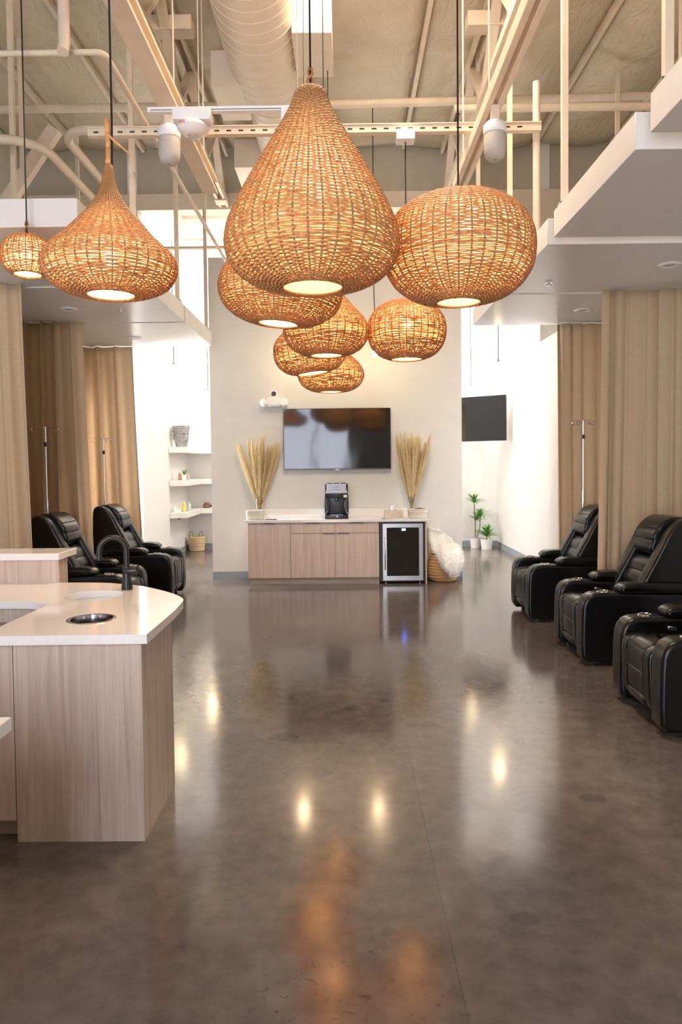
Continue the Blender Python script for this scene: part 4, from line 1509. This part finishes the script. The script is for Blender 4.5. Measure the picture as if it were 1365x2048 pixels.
z = T[1]
bottle(-3.06, 12.95, z, .028, .15, 'amber', 'slim amber bottle with a pale cap on the middle niche shelf, tallest of its row', 'peach')
bottle(-2.985, 12.95, z, .03, .10, 'amber', 'squat amber jar between the slim amber bottle and the peach candle', 'ceramic_white', .8)
bottle(-2.935, 13.06, z, .032, .10, 'peach', 'pale peach candle jar beside the potted sprig', 'shelf_white', .8, 'candle', 'candle_jar')
bottle(-3.14, 12.93, z, .024, .12, 'ceramic_white', 'small all-white bottle close to the bright wall on the middle niche shelf')
bottle(-2.50, 14.12, z, .045, .22, 'peach', 'tall peach pillar candle on the middle shelf beside the partition edge', 'peach', .95, 'candle', 'pillar_candle')
e = empty('potted_sprig', (-2.955, 12.86, z), 0, 'tiny white pot with dark spiky leaves on the middle niche shelf', 'plant')
lathe('pot', [(0, 0), (.035, 0), (.042, .10), (.037, .10), (.034, .085), (0, .085)], 'ceramic_white', e, 20)
for k in range(9):
    a = k * .7
    tube('leaf', [(0, 0, .08), (.025 * math.cos(a), .025 * math.sin(a), .14), (.055 * math.cos(a), .055 * math.sin(a), .19 + .012 * (k % 3))], [.006, .007, .001], 'leaf_green', e, 5)
z = T[2]
bottle(-2.985, 12.92, z, .032, .21, 'yellow_label', 'tall bottle with a yellow body and white top on the lowest niche shelf')
bottle(-2.93, 13.10, z, .032, .17, 'pale_green', 'pale green bottle beside the yellow one on the lowest niche shelf')
bottle(-3.15, 12.9, z, .03, .11, 'ceramic_white', 'small white jar near the bright wall on the lowest niche shelf', 'plastic_white', .8)
setup(box('tray', -3.13, -3.02, 12.82, 12.9, z, z + .045, 'ceramic_white', None, .008), 'low white soap tray in front of the yellow bottle', 'tray')
for (x, y, rz, lab) in ((-2.80, 14.1, .2, 'dark round brush lying on the lowest niche shelf behind the pale green bottle'),
                        (-2.52, 14.12, .1, 'dark flat brush lying on the lowest niche shelf by the partition edge')):
    e = empty('brush', (x, y, z), rz, lab, 'brush')
    lathe('bristle_head', [(0, 0), (.06, 0), (.072, .05), (.05, .11), (0, .12)], 'brown_dry', e, 18)
    tube('handle', [(.04, 0, .06), (.12, 0, .035), (.20, 0, .022)], [.018, .016, .02], 'matte_black', e, 8)
setup(box('shelf_sensor', -3.12, -3.06, 12.95, 13.02, .72, .7495, 'plastic_black', None, .004), 'small black sensor under the lowest niche shelf', 'sensor')
# floor basket in the niche
e = empty('handled_basket', (-3.0, 14.05, 0), 0, 'straight-sided woven basket with two loop handles under the niche shelves', 'basket')
lathe('basket_body', [(0, 0), (.145, 0), (.150, .02), (.158, .29), (.148, .29), (.14, .03), (0, .02)], 'seagrass_pale', e, 36)
for k in range(8):
    zz = .02 + k * .036
    rr = .15 + .008 * zz / .29
    tube('woven_coil', [(rr * math.cos(a), rr * math.sin(a), zz) for a in np.linspace(0, 6.283, 36, endpoint=False)], .010, 'seagrass_pale', e, 6, True)
for s in (-1, 1):
    tube('loop_handle', spline([(s * .145, -.05, .28), (s * .13, -.055, .36), (s * .105, -.05, .395), (s * .07, -.05, .36), (s * .055, -.06, .28)], 4), .009, 'trunk', e, 8)

# ------------------------------------------------------------------ plants in the rear passage
def leaf_mesh(L, w, droop):
    V, Fc = [], []
    n = 7
    for i in range(n + 1):
        t = i / n
        wd = w * math.sin(math.pi * (t * .93 + .05)) ** .8
        x = L * t * (1 - .12 * droop * t)
        z = L * (.35 * t - droop * t * t * .75)
        V += [(x, -wd / 2, z + wd * .18), (x, 0, z), (x, wd / 2, z + wd * .18)]
    for i in range(n):
        a = i * 3
        Fc += [(a, a + 1, a + 4, a + 3), (a + 1, a + 2, a + 5, a + 4)]
    me = bpy.data.meshes.new('leaf')
    me.from_pydata(V, [], Fc)
    me.materials.append(MATS['leaf_green'])
    for p in me.polygons:
        p.use_smooth = True
    return me


LM = [leaf_mesh(.26, .05, .55), leaf_mesh(.24, .045, .2), leaf_mesh(.30, .05, .8)]


def rosette(e, c, n, seed, sc=1.0):
    r2 = np.random.default_rng(seed)
    for k in range(n):
        a = k * 2.4
        el = -R(75) * (1 - k / n) ** 1.0
        o = shared('leaf', LM[k % 3], e, c, (0, -R(8) - R(62) * (k / n), a), (sc * r2.uniform(.8, 1.1),) * 3)
        o.rotation_euler = (0, -R(5) - R(65) * (k / n), a + r2.uniform(-.2, .2))


def plant_pot(e, r, h):
    lathe('pot', [(0, 0), (r * .82, 0), (r, h), (r * .93, h), (r * .9, h - .025), (0, h - .025)], 'ceramic_white', e, 28)
    lathe('soil', [(0, h - .022), (r * .9, h - .024)], 'soil', e, 20)


e = empty('potted_plant', (2.62, 14.1, 0), 0, 'tall green dracaena with two leaf crowns in a white pot, behind the short plant', 'plant')
plant_pot(e, .11, .2)
tube('stem', [(0, 0, .17), (.0, 0, .5), (-.02, 0, .92)], [.014, .013, .011], 'trunk', e, 8)
tube('stem', [(.03, 0, .17), (.09, 0, .4), (.10, 0, .62)], [.013, .012, .010], 'trunk', e, 8)
rosette(e, (-.02, 0, .90), 18, 1, .98)
rosette(e, (.02, -.02, .55), 14, 4, .8)
rosette(e, (.10, 0, .62), 16, 2, .95)
e = empty('potted_plant', (2.80, 13.86, 0), 0, 'short bushy green dracaena in a white pot, in front of the tall plant', 'plant')
plant_pot(e, .125, .2)
tube('stem', [(0, 0, .17), (0, 0, .27)], .014, 'trunk', e, 8)
rosette(e, (0, 0, .24), 26, 3, 1.15)

# ------------------------------------------------------------------ reception counter
ZW = .955
def fill_worktop(name, outer, holes, z0, z1, mat, parent=None):
    bm = bmesh.new()
    loops = [outer] + holes
    for zz in (z0, z1):
        edges = []
        for lp in loops:
            vs = [bm.verts.new((x, y, zz)) for x, y in lp]
            edges += [bm.edges.new((vs[i], vs[(i + 1) % len(vs)])) for i in range(len(vs))]
        bmesh.ops.triangle_fill(bm, use_beauty=True, use_dissolve=False, edges=edges)
    bm.verts.ensure_lookup_table()
    tot = sum(len(l) for l in loops)
    k = 0
    for lp in loops:
        n = len(lp)
        for i in range(n):
            a, b_ = k + i, k + (i + 1) % n
            bm.faces.new((bm.verts[a], bm.verts[b_], bm.verts[b_ + tot], bm.verts[a + tot]))
        k += n
    return link(name, bm_mesh(bm, name), mat, parent, 30)


def circ(x, y, r, n=40):
    return [(x + r * math.cos(2 * math.pi * k / n), y + r * math.sin(2 * math.pi * k / n)) for k in range(n)]


curve = spline([(-.90, 3.80), (-.925, 3.93), (-1.044, 4.115), (-1.254, 4.33), (-1.42, 4.43), (-1.577, 4.49), (-1.83, 4.511)], 6)
inner = spline([(-1.94, 3.885), (-1.768, 3.877), (-1.671, 3.816), (-1.627, 3.74), (-1.627, 3.62)], 6)
outer = [(-3.0, 3.05), (-.889, 3.085), (-.889, 3.6)] + curve + [(-3.0, 4.511), (-3.0, 3.885)] + inner + [(-1.634, 3.27), (-3.0, 3.27)]
SINK = (-1.47, 4.05, .165)
TRASH = (-1.254, 3.41, .112)
e = empty('reception_worktop', (0, 0, 0), 0, 'glossy white rounded worktop of the reception counter with sink and waste hole', 'worktop')
fill_worktop('slab', outer, [circ(*SINK), circ(*TRASH)], ZW - .042, ZW, 'quartz', e)
# sink basin, waste ring (separate things set into the slab)
sb = empty('round_sink', (SINK[0], SINK[1], 0), 0, 'round white undermount sink basin beside the black faucet', 'sink')
lathe('basin', [(.172, ZW - .044), (.168, ZW - .05), (.16, ZW - .13), (.12, ZW - .17), (0, ZW - .175)], 'ceramic_white', sb, 40)
lathe('drain', [(0, ZW - .170), (.03, ZW - .171), (.034, ZW - .174)], 'chrome', sb, 20)
tr_ = empty('waste_chute', (TRASH[0], TRASH[1], 0), 0, 'round chrome-rimmed waste hole in the reception worktop', 'waste chute')
lathe('chrome_ring', [(.098, ZW - .03), (.100, ZW + .002), (.106, ZW + .004), (.116, ZW + .003), (.118, ZW + .0005)], 'chrome', tr_, 48)
lathe('chute_liner', [(.10, ZW - .0), (.10, ZW - .2), (0, ZW - .2)], 'steel_dark', tr_, 40)
# faucet
fa = empty('black_faucet', (-1.335, 4.235, ZW + .0005), 0, 'matte black gooseneck faucet on the reception worktop', 'faucet')
lathe('base', [(0, 0), (.033, 0), (.034, .012), (.026, .06), (.025, .14), (.0, .142)], 'matte_black', fa, 24)
gn = [(0, 0, .12), (0, 0, .20)] + [(-.075 + .075 * math.cos(R(t)), -.045 * (1 - math.cos(R(t))) * .5, .235 + .085 * math.sin(R(t))) for t in range(0, 181, 15)] + [(-.15, -.046, .20), (-.15, -.046, .185)]
tube('gooseneck', gn, .0165, 'matte_black', fa, 14)
me = lathe_mesh('handle', [(0, -.04), (.024, -.04), (.026, -.03), (.026, .03), (.024, .035), (0, .036)], 18)
me.transform(Matrix.Translation((.03, -.005, .115)) @ Matrix.Rotation(R(90), 4, 'Y'))
hd = link('handle', me, 'matte_black', fa, 40)
tube('lever', [(.055, -.005, .115), (.07, -.012, .125), (.078, -.02, .15)], .007, 'matte_black', hd, 8)

# base
e = empty('reception_counter', (-1.9, 3.8, 0), 0, 'pale wood reception counter base with a tall end panel', 'counter')
def P(name, x0, x1, y0, y1, z0, z1, mat, bev=.0015):
    return box(name, x0 + 1.9, x1 + 1.9, y0 - 3.8, y1 - 3.8, z0, z1, mat, e, bev, 1)


P('front_panel', -1.505, -.925, 3.118, 3.14, 0.0, ZW - .043, 'wood_pale')
P('cabinet_face', -3.0, -1.508, 3.118, 3.14, .10, ZW - .043, 'wood_pale')
P('toe_kick', -3.0, -1.5, 3.19, 3.205, 0, .10, 'wood_kick')
sp = [(-.925, 3.141), (-.925, 3.62)] + [(-.985 + .06 * math.cos(R(t)), 3.66 + .06 * math.sin(R(t)) * 1.6) for t in range(0, 61, 12)] + [(-1.15, 4.0), (-1.45, 4.3), (-1.6, 4.4)]
inn = [(x - .02, y - .015) for x, y in sp]
poly = [(x + 1.9, y - 3.8) for x, y in sp] + [(x + 1.9, y - 3.8) for x, y in inn[::-1]]
prism('side_panel', poly, 0, ZW - .043, 'Z', 'wood_pale', e, 0, 1, 40)
P('rear_panel', -3.0, -1.6, 4.385, 4.40, 0, ZW - .043, 'wood_pale')
P('inner_panel', -3.0, -1.66, 3.92, 3.935, 0, ZW - .043, 'wood_pale')
P('inner_end_panel', -1.62, -1.605, 3.25, 3.92, 0, ZW - .043, 'wood_pale')
P('raised_riser', -3.0, -1.865, 4.512, 4.66, 0, 1.105, 'wood_pale')
o = setup(box('raised_ledge', -3.0, -1.845, 4.47, 4.77, 1.106, 1.15, 'quartz', None, .003, 1), 'white raised transaction ledge at the back of the reception counter', 'ledge')
e2 = empty('under_counter_appliance', (-2.3, 3.8, 0), 0, 'dark appliance tucked under the worktop cut-out', 'appliance')
box('appliance_body', -.4, .42, -.08, .115, .0, .80, 'matte_black', e2, .01)
box('appliance_rim', -.4, .43, -.1, .118, .80, .83, 'steel_dark', e2, .005, 1)

# second counter closer to the entrance
e = empty('entry_counter', (-2.0, 1.2, 0), 0, 'pale wood entry counter base in front of the reception counter', 'counter')
box('counter_body', -1.0, .945, -1.0, .82, .0, ZW - .043, 'wood_pale', e, .002, 1)
setup(box('entry_worktop', -3.0, -1.007, .2, 2.07, ZW - .042, ZW, 'quartz', None, .003, 1), 'white worktop of the entry counter, only its corner showing', 'worktop')
